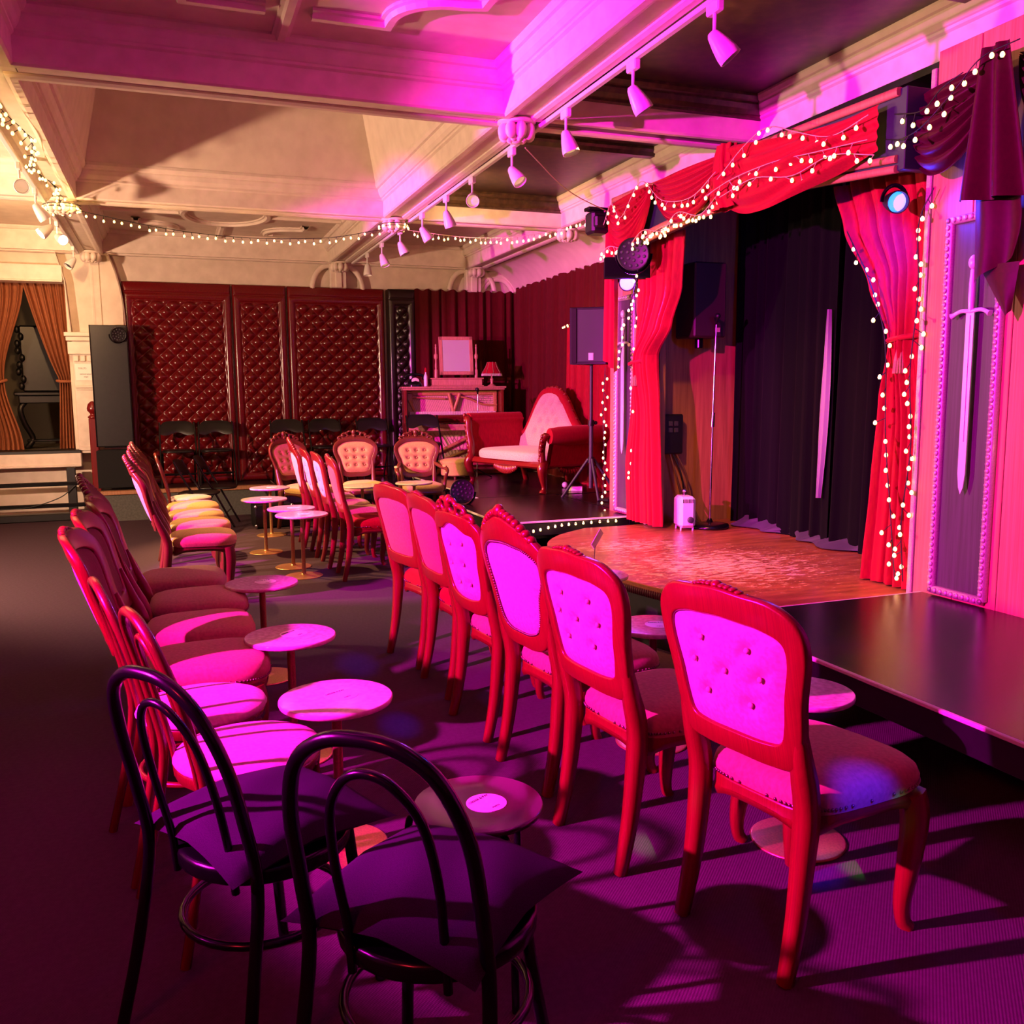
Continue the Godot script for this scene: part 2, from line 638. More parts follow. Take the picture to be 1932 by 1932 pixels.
func par_can(n: String, label: String, at: Vector3, to: Vector3, lens: Material, r: float) -> Node3D:
	# a short can whose glowing face sits just behind the light at "at"
	var o := thing(n, label, "stage light", at)
	var d := (to - at).normalized()
	var bs := Basis.looking_at(d, Vector3.UP if absf(d.y) < 0.95 else Vector3.RIGHT)
	var xf := Transform3D(bs, Vector3.ZERO) * Transform3D(Basis(Vector3.RIGHT, -PI / 2), Vector3.ZERO)
	var b := MB.new()
	b.xf = xf
	b.lathe([Vector2(0.0, -2.6 * r), Vector2(0.45 * r, -2.6 * r), Vector2(0.7 * r, -2.3 * r), Vector2(0.95 * r, -1.2 * r), Vector2(1.05 * r, -0.1 * r), Vector2(1.12 * r, -0.1 * r), Vector2(1.12 * r, 0.25 * r), Vector2(1.02 * r, 0.25 * r), Vector2(0.98 * r, -0.35 * r)], 20)
	part(o, "housing", b, M.black_plastic)
	b = MB.new()
	b.xf = xf
	b.lathe([Vector2(0.97 * r, -0.36 * r), Vector2(0.7 * r, -0.27 * r), Vector2(0.35 * r, -0.23 * r), Vector2(0.0, -0.22 * r)], 20)
	part(o, "lens", b, lens)
	b = MB.new()
	var side := bs.x
	var arc := []
	for k in 13:
		var a := PI * k / 12.0
		arc.append(side * cos(a) * 1.25 * r + V(0, sin(a) * 1.6 * r, 0) - d * (-0.9 * r) * -1.0)
	b.tube(arc, 0.011, 8, 4.0, Vector3.ZERO, false, 0.4)
	part(o, "yoke", b, M.black_steel)
	return o


func rect(x0: float, z0: float, x1: float, z1: float) -> Array:
	# turned so that the moulding's inset points to the inside
	return [Vector2(x0, z0), Vector2(x1, z0), Vector2(x1, z1), Vector2(x0, z1)]


func ceiling() -> void:
	var top := Node3D.new()
	top.name = "ceiling"
	add_child(top)
	tag(top, "coffered plaster ceiling with deep moulded beams", "ceiling", "", "structure")
	var xs := [[-4.0, -0.95], [-0.68, 2.06], [2.33, 3.97], [4.24, 4.8]]
	var zs := [[-12.46, -9.335], [-9.065, -5.865], [-5.595, -2.4], [-2.13, 3.0]]
	# beams: long ones first, cross pieces between them
	for x in [-0.815, 2.195, 4.105]:
		var b := MB.new()
		b.box(V(x, BEAM_Y + 0.2, -4.8), V(0.26, 0.4, 15.6), 0.0)
		part(top, "beam", b, M.cream_trim)
	for z in [-12.53, -9.2, -5.73, -2.265]:
		for k in xs.size():
			var b := MB.new()
			var c: Array = xs[k]
			b.box(V((c[0] + c[1]) / 2, BEAM_Y + 0.2, z), V(c[1] - c[0], 0.4, 0.26), 0.0)
			part(top, "cross_beam", b, M.bronze_trim if k == 2 and z > -9.0 else M.cream_trim)
	var prof := [Vector2(-0.075, 3.25), Vector2(-0.075, 3.238), Vector2(-0.05, 3.228), Vector2(-0.012, 3.228), Vector2(0.0, 3.24), Vector2(0.0, 3.375), Vector2(0.018, 3.385), Vector2(0.018, 3.40), Vector2(0.03, 3.405), Vector2(0.05, 3.43), Vector2(0.062, 3.462), Vector2(0.062, 3.475), Vector2(0.08, 3.482), Vector2(0.095, 3.505), Vector2(0.095, 3.53)]
	for i in xs.size():
		for j in zs.size():
			var c: Array = xs[i]
			var d: Array = zs[j]
			var bronze: bool = i == 2 and j >= 1
			var b := MB.new()
			b.mould(rect(c[0], d[0], c[1], d[1]), prof)
			part(top, "cornice", b, M.cream_trim)
			if bronze:
				# the dark glossy paint covers the far cornice faces too
				b = MB.new()
				var pf := []
				for q in prof:
					pf.append(q + Vector2(0.003, -0.003))
				b.mould([Vector2(c[0], d[0]), Vector2(c[1], d[0])], pf.slice(5), false)
				b.xf = Transform3D.IDENTITY
				part(top, "cornice", b, M.bronze_trim)
			b = MB.new()
			if i == 1 and j == 1:
				# the deep roof lantern: a tapering shaft with a lid
				var x0: float = c[0] + 0.09
				var x1: float = c[1] - 0.09
				var z0: float = d[0] + 0.09
				var z1: float = d[1] - 0.09
				var sh := 5.0
				var tp := 0.34
				b.mould(rect(x0, z0, x1, z1), [Vector2(0, 3.52), Vector2(tp, sh), Vector2(tp, sh + 0.02), Vector2(2.0, sh + 0.02)])
				b.box(V((x0 + x1) / 2, sh + 0.1, (z0 + z1) / 2), V(x1 - x0, 0.12, z1 - z0), 0.0)
				part(top, "lantern_shaft", b, M.cream_paint)
			else:
				b.box(V((c[0] + c[1]) / 2, 3.58, (d[0] + d[1]) / 2), V(c[1] - c[0], 0.12, d[1] - d[0]), 0.0)
				part(top, "coffer_panel", b, M.bronze_paint if bronze else M.cream_paint)
			if i == 2 and j < 3:
				# a moulded rib across the middle of the narrow coffers
				var rz: float = (d[0] + d[1]) / 2 + (0.25 if j == 2 else 0.45)
				var rib := MB.new()
				rib.mould([Vector2(c[0] + 0.06, rz), Vector2(c[1] - 0.06, rz)], [Vector2(-0.09, 3.53), Vector2(-0.09, 3.50), Vector2(-0.06, 3.485), Vector2(-0.04, 3.455), Vector2(0.04, 3.455), Vector2(0.06, 3.485), Vector2(0.09, 3.50), Vector2(0.09, 3.53)], false)
				part(top, "rib", rib, M.bronze_trim if bronze else M.cream_trim)
			if i == 1 and (j == 2 or j == 0):
				panel_ribs(top, V((c[0] + c[1]) / 2, 3.52, (d[0] + d[1]) / 2), (c[1] - c[0]) / 2, (d[1] - d[0]) / 2, j == 0)
	# a rail of track lighting follows two beams: built with the rigging
	# carved rosette bosses under the beam crossings
	var q := MB.new()
	q.lathe([Vector2(0.085, -0.005), Vector2(0.125, -0.005), Vector2(0.125, -0.02), Vector2(0.105, -0.03), Vector2(0.09, -0.035)], 24)
	q.lathe([Vector2(0, -0.145), Vector2(0.03, -0.14), Vector2(0.045, -0.12), Vector2(0.04, -0.10)], 16)
	var petals := MB.new()
	for k in 8:
		var a := TAU * k / 8
		petals.xf = Transform3D(Basis(Vector3.UP, a), Vector3.ZERO)
		petals.ball(V(0.085, -0.075, 0), V(0.045, 0.055, 0.038), 10, 8)
		petals.ball(V(0.045, -0.11, 0), V(0.03, 0.03, 0.025), 8, 6)
	var boss := thing("ceiling_boss", "", "ceiling boss")
	part(boss, "collar", q, M.cream_trim)
	part(boss, "petals", petals, M.cream_trim)
	var spots := [[2.195, -5.73, "dark carved rosette under the nearest beam crossing, beside the stage track"], [2.195, -9.2, "carved rosette wound with fairy lights at the middle far beam crossing"], [-0.815, -9.2, "brightly lit carved rosette wrapped in fairy lights at the left beam crossing"], [4.105, -9.2, "pale carved rosette under the beam beside the far end of the pelmet"], [2.195, -12.35, "carved rosette against the back wall above the wide quilted panel"], [4.105, -12.35, "carved rosette against the back wall above the piano"], [-0.815, -12.35, "carved rosette on top of the white pilaster at the back wall"]]
	for k in spots.size():
		var s: Array = spots[k]
		if k == 0:
			boss.position = V(s[0], BEAM_Y, s[1])
			boss.set_meta("label", s[2])
			boss.set_meta("group", "rosettes under the beams")
		else:
			copy(boss, V(s[0], BEAM_Y, s[1]), 0.2 * k, s[2], "rosettes under the beams")


func panel_ribs(top: Node3D, c: Vector3, hx: float, hz: float, oval: bool) -> void:
	# raised ribs on a flat coffer: a notched frame, a cross and, in the far one, an oval
	var pf := [Vector2(-0.05, 0.02), Vector2(-0.05, -0.015), Vector2(-0.03, -0.02), Vector2(-0.02, -0.045), Vector2(0.02, -0.045), Vector2(0.03, -0.02), Vector2(0.05, -0.015), Vector2(0.05, 0.02)]
	var prof := []
	for q in pf:
		prof.append(Vector2(q.x, q.y + c.y))
	var loops := []
	if oval:
		var ov := []
		for k in 40:
			ov.append(Vector2(c.x + cos(TAU * k / 40) * 0.46, c.z + sin(TAU * k / 40) * 0.62))
		loops.append([ov, true])
	var ax := hx - 0.42
	var az := hz - 0.45
	for sx in [-1.0, 1.0]:
		for sz in [-1.0, 1.0]:
			# one quarter frame with a hollow corner
			var f := []
			var r := 0.42
			f.append(Vector2(c.x + sx * (0.12 if not oval else 0.62), c.z + sz * az))
			f.append(Vector2(c.x + sx * (ax - r), c.z + sz * az))
			for k in 9:
				var a := PI / 2 * k / 8.0
				f.append(Vector2(c.x + sx * (ax - r * 0.25 - r * 0.75 * cos(a)), c.z + sz * (az - r * 0.25 - r * 0.0 - r * 0.75 * sin(a) * 0.9)))
			f.append(Vector2(c.x + sx * ax, c.z + sz * (az - r)))
			f.append(Vector2(c.x + sx * ax, c.z + sz * (0.12 if not oval else 0.5)))
			loops.append([f, false])
	loops.append([[Vector2(c.x, c.z - hz + 0.09), Vector2(c.x, c.z - (0.67 if oval else 0.0))], false])
	loops.append([[Vector2(c.x, c.z + (0.67 if oval else 0.0)), Vector2(c.x, c.z + hz - 0.09)], false])
	if oval:
		loops.append([[Vector2(c.x - hx + 0.09, c.z), Vector2(c.x - 0.5, c.z)], false])
		loops.append([[Vector2(c.x + 0.5, c.z), Vector2(c.x + hx - 0.09, c.z)], false])
	for l in loops:
		var b := MB.new()
		b.mould(l[0], prof, l[1])
		part(top, "rib", b, M.cream_trim)


func deck(n: String, label: String, x0: float, x1: float, z0: float, z1: float, y: float, trims: String, legs: Array) -> Node3D:
	# a staging platform: black board, pale metal edge on the named sides, legs underneath
	var o := thing(n, label, "stage deck")
	var b := MB.new()
	b.box(V((x0 + x1) / 2, y - 0.011, (z0 + z1) / 2), V(x1 - x0, 0.022, z1 - z0), 0.002)
	part(o, "board", b, M.dark_deck)
	b = MB.new()
	var i := 0.03
	for q in [[x0 + i, "x"], [x1 - i, "x"], [z0 + i, "z"], [z1 - i, "z"]]:
		if q[1] == "x":
			b.box(V(q[0], y - 0.075, (z0 + z1) / 2), V(0.05, 0.105, z1 - z0 - 0.02), 0.003)
		else:
			b.box(V((x0 + x1) / 2, y - 0.075, q[0]), V(x1 - x0 - 0.12, 0.105, 0.05), 0.003)
	part(o, "frame", b, M.black_paint)
	for s in trims:
		b = MB.new()
		if s == "l": b.box(V(x0 - 0.006, y - 0.008, (z0 + z1) / 2), V(0.018, 0.016, z1 - z0), 0.003)
		if s == "r": b.box(V(x1 + 0.006, y - 0.008, (z0 + z1) / 2), V(0.018, 0.016, z1 - z0), 0.003)
		if s == "f": b.box(V((x0 + x1) / 2, y - 0.008, z1 + 0.006), V(x1 - x0, 0.016, 0.018), 0.003)
		if s == "b": b.box(V((x0 + x1) / 2, y - 0.008, z0 - 0.006), V(x1 - x0, 0.016, 0.018), 0.003)
		part(o, "edge_trim", b, M.deck_trim)
	for l in legs:
		b = MB.new()
		b.tube([V(l.x, 0, l.y), V(l.x, y - 0.1, l.y)], 0.03, 8, 4.0)
		part(o, "leg", b, M.black_paint)
	return o


func stage_top_tex() -> ImageTexture:
	# varnished boards with the varnish danced off in the middle; grain along the long way of the picture
	var n := FastNoiseLite.new()
	n.seed = 31
	n.frequency = 0.012
	var w := 1024
	var h := 1024
	var im := Image.create_empty(w, h, false, Image.FORMAT_RGB8)
	var dark := Color(0.42, 0.22, 0.13)
	var mid := Color(0.66, 0.40, 0.24)
	var bare := Color(0.90, 0.74, 0.58)
	for y in h:
		for x in w:
			var g := 0.5 + 0.6 * n.get_noise_2d(x * 0.35, y * 3.2) + 0.3 * n.get_noise_2d(x * 2.0, y * 14.0)
			var c := dark.lerp(mid, clampf(g, 0, 1))
			var u := x / float(w)
			var q := y / float(h)
			var mask := 1.0 - Vector2((u - 0.36) / 0.26, (q - 0.40) / 0.17).length()
			mask = maxf(mask, 0.75 - Vector2((u - 0.30) / 0.22, (q - 0.68) / 0.10).length())
			var wear := n.get_noise_2d(x * 1.3 + 900, y * 7.0) + 0.5 * n.get_noise_2d(x * 6.0 + 90, y * 16.0) + mask * 0.55 - 0.18
			c = c.lerp(bare, clampf(wear * 5.0, 0, 0.85))
			im.set_pixel(x, y, c)
	return ImageTexture.create_from_image(im)


func stages() -> void:
	# the bowed wooden stage in front of the curtain opening
	var o := thing("wooden_stage", "bowed wooden stage with worn varnish between the red curtains", "stage")
	var edge := spline([Vector2(3.02, -3.72), Vector2(2.84, -3.98), Vector2(2.67, -4.30), Vector2(2.56, -4.66), Vector2(2.51, -5.05), Vector2(2.50, -5.45), Vector2(2.52, -5.85), Vector2(2.62, -6.25), Vector2(2.86, -6.58), Vector2(3.2, -6.83)], 5)
	var poly := PackedVector2Array()
	for q in edge:
		poly.append(Vector2(q.x, -q.y))
	poly.append(Vector2(4.75, 6.83))
	poly.append(Vector2(4.75, 3.72))
	var b := MB.new()
	b.xf = Transform3D(Basis(Vector3.RIGHT, -PI / 2), V(0, WOOD - 0.03, 0))
	b.prism(poly, 0.0, 0.03, 0.004)
	var sm := mat("stage_top", Color(1, 1, 1), 0.30)
	sm.albedo_texture = stage_top_tex()
	sm.uv1_scale = V(1 / 2.3, 1 / 3.2, 1)
	sm.uv1_offset = V(-2.45 / 2.3, -3.7 / 3.2, 0)
	part(o, "boards", b, sm)
	b = MB.new()
	var band := []
	for q in edge:
		band.append(Vector2(q.x + 0.03, q.y))
	b.mould(band, [Vector2(0, WOOD - 0.03), Vector2(0, 0.0)], false)
	part(o, "fascia", b, M.black_paint)
	# a braid of gathered fringe under the lip
	b = MB.new()
	for k in range(0, edge.size() - 1):
		for s in 4:
			var q: Vector2 = edge[k].lerp(edge[k + 1], s / 4.0)
			b.ball(V(q.x + 0.004, WOOD - 0.048, q.y), V(0.016, 0.026, 0.016), 6, 5)
	part(o, "fringe", b, M.wine_velvet).set_meta("kind", "stuff")
	deck("stage_deck", "glossy black stage deck in front of the near sword panel", 2.41, 3.74, -3.70, -1.2, DECK, "lb", [Vector2(2.5, -3.62), Vector2(2.5, -1.35), Vector2(3.6, -3.62), Vector2(3.6, -2.4), Vector2(3.6, -1.4)])
	deck("stage_deck", "black stage deck beyond the wooden stage with chipped white front edge", 2.55, 3.80, -8.86, -7.05, DECK, "lf", [Vector2(2.63, -7.13), Vector2(2.63, -8.78), Vector2(3.7, -7.13), Vector2(3.7, -8.78)])
	deck("stage_deck", "low black deck under the loudspeaker tripod", 3.84, 4.66, -8.84, -7.5, DECK - 0.004, "", [Vector2(3.92, -7.6), Vector2(4.58, -7.6), Vector2(4.58, -8.7)])
	deck("stage_deck", "black stage deck under the red chaise and the open piano", 2.95, 4.68, -12.42, -8.88, DECK, "lr", [Vector2(3.03, -8.96), Vector2(3.03, -10.6), Vector2(4.6, -8.96), Vector2(4.6, -10.6)])
	deck("stage_deck", "black stage deck with white edge under the right-hand folding chairs", 1.2, 2.93, -12.42, -10.82, BACK, "lf", [Vector2(1.28, -10.9), Vector2(2.85, -10.9), Vector2(1.28, -12.2), Vector2(2.85, -12.2)])
	# carpeted platform under the quilted wall
	o = thing("carpeted_platform", "grey carpeted platform with a timber nosing under the quilted wall", "platform")
	b = MB.new()
	b.box(V(0.17, BACK / 2 - 0.02, -12.2), V(2.04, BACK - 0.04, 0.72), 0.0)
	part(o, "riser", b, M.carpet_step)
	b = MB.new()
	b.box(V(0.17, BACK - 0.012, -12.2), V(2.04, 0.024, 0.70), 0.0)
	part(o, "platform_top", b, M.black_paint)
	b = MB.new()
	b.box(V(0.17, BACK - 0.022, -11.835), V(2.06, 0.046, 0.04), 0.006)
	b.box(V(0.17, BACK - 0.004, -11.90), V(2.06, 0.01, 0.10), 0.003)
	part(o, "nosing", b, M.timber_nosing)


func drape(b: MB, a: Vector3, c: Vector3, top: Vector3, folds: float, amp: float, nrm: Vector3, seed_: float, nv := 14, flare := 0.3) -> void:
	# a hanging cloth between the two lower points, its head "top" above them, with a wavy head and pleats
	var nu := int(folds * 9)
	b.grid(nu, nv, func(u: float, w: float) -> Vector3:
		var q := a.lerp(c, u + 0.006 * sin(u * 31.0 + seed_))
		var ph := u * folds * TAU + 0.9 * sin(u * folds * 1.7 + seed_)
		var dd := amp * (0.55 + 0.45 * sin(u * folds * 2.3 + seed_ * 3.0)) * (1.0 - flare * w + 0.25 * (1.0 - w))
		var x := sin(ph) + 0.35 * sin(2.1 * ph + seed_)
		return q + top * w * (1.0 + 0.006 * sin(u * folds * 5.0)) + nrm * x * dd)


func quilt_panel(label: String, x0: float, x1: float, z: float, dz: float, m: Material) -> void:
	var h := 2.56
	var w := x1 - x0
	var o := thing("quilted_panel", label, "wall panel", V(x0, BACK, z), 0.0, "")
	var bd := 0.10
	var cols := maxi(2, int(round((w - 2 * bd) / 0.097)))
	var cw := (w - 2 * bd) / cols
	var rows := 26
	var ch := (h - 2 * bd) / rows
	var b := MB.new()
	var nu := cols * 9 + 10
	var nv := rows * 9 + 10
	b.grid(nu, nv, func(u: float, v: float) -> Vector3:
		var x := u * w
		var y := v * h
		var ex := minf(x, w - x)
		var ey := minf(y, h - y - 0.12) if h - y > 0.12 else bd * 0.5 * (h - y) / 0.12
		var e := minf(ex, ey)
		var d := 0.0
		if e < bd:
			# padded border roll
			d = 0.03 * sqrt(maxf(0, 1.0 - pow((e - bd * 0.5) / (bd * 0.5), 2)))
		else:
			var aa := (x - bd) / cw + (y - bd) / ch
			var bb := (x - bd) / cw - (y - bd) / ch
			var s := absf(sin(aa * PI / 2)) * absf(sin(bb * PI / 2))
			d = 0.052 * pow(s, 0.66) * smoothstep(0.0, 0.05, e - bd + 0.01)
		return V(x, y, dz + d))
	part(o, "quilting", b, m)
	b = MB.new()
	b.box(V(w / 2, h / 2, dz / 2 + 0.002), V(w - 0.004, h, dz - 0.004), 0.004)
	part(o, "backing", b, m)


func back_wall() -> void:
	var z := -12.67
	var b := MB.new()
	b.box(V(1.825, 2.6, z), V(5.95, 5.2, 0.14), 0.0)
	b.box(V(-2.575, 0.42, z), V(2.85, 0.84, 0.14), 0.0)
	b.box(V(-2.575, 4.05, z), V(2.85, 2.3, 0.14), 0.0)
	struct("wall_back", b, M.cream_paint, "cream back wall with the curtained alcove opening on the left", "wall")
	# alcove behind the brown curtains
	b = MB.new()
	b.box(V(-2.5, 0.80, -13.6), V(3.4, 0.08, 1.74), 0.0)
	b.box(V(-2.5, 1.9, -14.5), V(3.6, 2.4, 0.1), 0.0)
	b.box(V(-0.88, 1.9, -13.6), V(0.1, 2.4, 1.8), 0.0)
	b.box(V(-4.2, 1.9, -13.6), V(0.1, 2.4, 1.8), 0.0)
	b.box(V(-2.5, 3.0, -13.6), V(3.4, 0.08, 1.8), 0.0)
	struct("wall_alcove", b, mat("alcove_paint", Color(0.30, 0.27, 0.20), 0.8), "dark olive alcove behind the brown curtains", "wall")
	b = MB.new()
	b.box(V(-2.6, 2.985, -12.52), V(2.9, 0.19, 0.2), 0.006)
	b.box(V(-2.6, 2.885, -12.50), V(2.9, 0.02, 0.24), 0.004)
	struct("trim_alcove_head", b, M.cream_trim, "plain lintel box above the brown curtains", "trim")
	b = MB.new()
	b.box(V(-2.55, 0.735, -12.50), V(2.95, 0.15, 0.22), 0.008)
	b.box(V(-2.55, 0.655, -12.49), V(2.95, 0.03, 0.26), 0.006)
	struct("trim_alcove_sill", b, M.cream_trim, "scuffed white sill board under the alcove", "trim")
	b = MB.new()
	b.box(V(-2.55, 0.825, -12.52), V(2.95, 0.04, 0.26), 0.006)
	struct("trim_alcove_ledge", b, M.black_paint, "black ledge along the alcove floor", "trim")
	# pilaster with its curved shoulder
	b = MB.new()
	var pts := PackedVector2Array([Vector2(-1.10, 2.24), Vector2(-0.47, 2.24)])
	for k in 9:
		var w := k / 8.0
		pts.append(Vector2(-0.47 - 0.13 * w * w - 0.02 * w, 2.24 + 1.0 * sqrt(w) * (0.75 + 0.25 * w)))
	pts.append(Vector2(-1.22, 3.24))
	pts.append(Vector2(-1.14, 2.9))
	b.prism(pts, -12.6, -12.42, 0.015)
	b.box(V(-0.99, 1.5, -12.51), V(0.22, 1.4, 0.16), 0.006)
	b.box(V(-0.71, 1.5, -12.53), V(0.46, 1.4, 0.12), 0.006)
	var pil := struct("trim_pilaster", b, M.cream_trim, "white pilaster with moulded capital between alcove and quilted wall", "trim")
	b = MB.new()
	for q in [[2.255, 0.05, 0.05], [2.20, 0.05, 0.035], [2.09, 0.15, 0.022]]:
		b.box(V(-0.86, q[0], -12.48), V(0.52 + q[2] * 2, q[1], 0.2 + q[2] * 2), 0.006)
	part(pil, "capital", b, M.cream_trim)
	b = MB.new()
	for k in 4:
		b.box(V(-1.06 + 0.075 * k, 1.965, -12.41), V(0.055, 0.07, 0.05), 0.004)
	part(pil, "dentils", b, M.cream_trim)
	b = MB.new()
	b.box(V(-0.95, 1.62, -12.42), V(0.28, 0.03, 0.03), 0.005)
	b.box(V(-0.95, 1.59, -12.425), V(0.26, 0.02, 0.02), 0.004)
	b.box(V(-0.95, 0.86, -12.42), V(0.28, 0.05, 0.03), 0.005)
	part(pil, "moulding", b, M.cream_trim)
	b = MB.new()
	b.box(V(-0.84, 2.74, -12.415), V(0.006, 0.98, 0.01), 0.0)
	part(pil, "seam", b, M.cream_trim)
	# paper notice
	var o := thing("toilet_notice", "white paper notice about toilets pinned on the pilaster", "sign", V(-0.975, 1.80, -12.425))
	b = MB.new()
	b.box(V(0, 0, 0), V(0.21, 0.20, 0.003), 0.0)
	o = part(o, "sheet", b, M.paper)
	letters(o, "TOILETS", 0.026, V(-0.025, 0.045, 0.004), Basis(), M.ink)
	letters(o, "behind raised", 0.021, V(0.01, -0.025, 0.004), Basis(), M.ink)
	letters(o, "stage", 0.021, V(0.012, -0.058, 0.004), Basis(), M.ink)
	# short ribs and lunette arches above the panels
	for k in 2:
		var x: float = [2.195, 4.105][k]
		b = MB.new()
		b.box(V(x, 3.10, -12.5), V(0.22, 0.36, 0.12), 0.01)
		b.box(V(x, 3.10, -12.44), V(0.09, 0.36, 0.05), 0.01)
		for s in [-1.0, 1.0]:
			var arc := []
			for j in 13:
				var a := PI / 2 * j / 12.0
				arc.append(V(x + s * (0.10 + 0.24 * sin(a)), 2.90 + 0.32 * cos(a), -12.54))
			b.tube(arc, 0.035, 8, 4.0, V(0, 0, 1))
		struct("trim_rib", b, M.cream_trim, ["moulded rib above the wide quilted panel on the back wall", "moulded rib and arch above the piano on the back wall"][k], "trim")
	b = MB.new()
	for r in [0.52, 0.60, 0.68]:
		var arc := []
		for j in 17:
			var a := PI * (0.06 + 0.88 * j / 16.0)
			arc.append(V(4.50 - cos(a) * r * 0.5, 2.80 + sin(a) * r * 0.62, -12.56 + 0.02 * r))
		b.tube(arc, 0.035, 8, 4.0, V(0, 0, 1))
	struct("trim_arch", b, M.cream_trim, "round plaster arch in the far right corner above the drapes", "trim")
	# cove where the right wall meets the ceiling
	b = MB.new()
	b.grid(12, 1, func(u: float, w: float) -> Vector3:
		var a := PI / 2 * u
		return V(4.80 - 0.5 * (1 - cos(a)), 2.75 + 0.5 * sin(a), -12.6 + 5.6 * w))
	struct("trim_cove", b, M.cream_paint, "smooth plaster cove above the right-hand drape", "trim")
	quilt_panel("first quilted oxblood leather wall panel from the left, beside the black cabinet", -0.50, 0.80, -12.6, 0.08, M.oxblood_leather)
	quilt_panel("narrow quilted oxblood leather wall panel between the two wide ones", 0.82, 1.50, -12.6, 0.08, M.oxblood_leather)
	quilt_panel("wide quilted oxblood leather wall panel behind the middle folding chairs", 1.52, 2.82, -12.6, 0.08, M.oxblood_leather)
	quilt_panel("narrow dark brown quilted panel next to the piano", 2.86, 3.24, -12.6, 0.16, M.dark_leather)
	# drapes
	b = MB.new()
	drape(b, V(3.22, DECK, -12.43), V(4.74, DECK, -12.43), V(0, 2.93 - DECK, 0), 11, 0.045, V(0, 0, 1), 1.0)
	solo("red_drape", b, M.deep_red_velvet, "dark red velvet drape on the back wall behind the piano", "curtain")
	b = MB.new()
	drape(b, V(4.70, DECK, -12.42), V(4.66, DECK, -7.5), V(0.02, 2.98 - DECK, 0), 26, 0.05, V(1, 0, 0), 2.0)
	solo("red_drape", b, M.deep_red_velvet, "long red velvet drape along the right wall behind the chaise", "curtain")
	# brown tie-back curtains of the alcove
	for s in 2:
		var zc := -12.72
		b = MB.new()
		var x0: float = [-3.0, -1.17][s]
		b.grid(60, 30, func(u: float, w: float) -> Vector3:
			var y := lerpf(0.85, 2.92, w)
			var half: float
			if w > 0.42:
				half = lerpf(0.15, 0.50, pow((w - 0.42) / 0.58, 0.8))
			else:
				half = lerpf(0.20, 0.15, w / 0.42) if s == 1 else lerpf(0.30, 0.16, w / 0.42)
			var x: float
			if s == 1:
				x = -1.14 - u * half
			else:
				x = -1.90 + (u - 1.0) * half + 0.28 * smoothstep(0.42, 1.0, w) + 0.16 * smoothstep(0.40, 0.0, w)
			return V(x, y, zc + 0.03 * sin(u * 34.0 + w * 2.0) + 0.012 * sin(u * 71.0)))
		o = thing("brown_curtain", ["brown velvet curtain tied back at the left of the alcove", "brown velvet curtain tied back against the pilaster"][s], "curtain")
		part(o, "cloth", b, M.brown_curtain)
		b = MB.new()
		var tx: float = [-1.98, -1.22][s]
		b.tube([V(tx - 0.10, 1.70, zc), V(tx - 0.05, 1.69, zc + 0.07), V(tx + 0.05, 1.69, zc + 0.07), V(tx + 0.10, 1.71, zc)], 0.018, 8)
		part(o, "tie_back", b, M.brown_curtain)
	console_table()
	# black tall box on the platform with a small LED par
	o = thing("black_cabinet", "tall black painted box standing left of the quilted wall", "cabinet", V(-0.66, 0, -12.2))
	b = MB.new()
	b.box(V(0, 1.62, 0), V(0.42, 1.46, 0.26), 0.008)
	part(o, "upper_box", b, M.black_paint)
	b = MB.new()
	b.box(V(0, BACK + 0.25, 0.02), V(0.44, 0.46, 0.28), 0.008)
	part(o, "lower_box", b, M.black_void)
	b = MB.new()
	b.box(V(-0.205, 1.62, 0.135), V(0.012, 1.46, 0.012), 0.002)
	b.box(V(0.205, 1.62, 0.135), V(0.012, 1.46, 0.012), 0.002)
	b.box(V(0.03, 0.885, 0.15), V(0.30, 0.014, 0.02), 0.002)
	part(o, "edging", b, M.black_steel)
	led_par("small black LED par on the tall black cabinet", V(-0.545, 2.235, -12.0), V(0.3, -0.15, 1.0), 0.085)
	# newel post
	o = thing("newel_post", "brown turned newel post in front of the white pilaster", "post", V(-0.90, 0, -12.22))
	b = MB.new()
	b.box(V(0, 0.62, 0), V(0.10, 1.24, 0.10), 0.012)
	part(o, "shaft", b, M.mahogany)
	b = MB.new()
	b.lathe([Vector2(0.052, 1.235), Vector2(0.062, 1.25), Vector2(0.05, 1.265), Vector2(0.03, 1.28), Vector2(0.035, 1.295), Vector2(0.062, 1.33), Vector2(0.065, 1.36), Vector2(0.05, 1.41), Vector2(0.02, 1.44), Vector2(0, 1.445)], 18)
	part(o, "finial", b, M.mahogany)
	# black barrier rails under the alcove
	o = thing("barrier_rail", "black two-bar barrier rail under the alcove", "railing", V(-2.55, 0, -12.25))
	for y in [0.445, 0.18]:
		b = MB.new()
		b.box(V(0, y, 0), V(3.0, 0.05, 0.05), 0.008)
		part(o, "rail", b, M.black_steel)
	for x in [-1.2, 0.0, 1.36]:
		b = MB.new()
		b.box(V(x, 0.32, -0.01), V(0.10, 0.64, 0.06), 0.006)
		part(o, "post", b, M.black_paint)
	b = MB.new()
	b.box(V(0, 0.045, 0.03), V(3.0, 0.09, 0.16), 0.01)
	part(o, "plinth", b, M.black_paint)
	b = MB.new()
	b.tube(spline([V(-2.9, 0.36, -12.20), V(-2.3, 0.21, -12.18), V(-1.75, 0.17, -12.18), V(-1.35, 0.27, -12.19), V(-1.15, 0.42, -12.21)], 6), 0.006, 6)
	solo("cable", b, M.wire, "black cable drooping between the barrier rails", "cable")


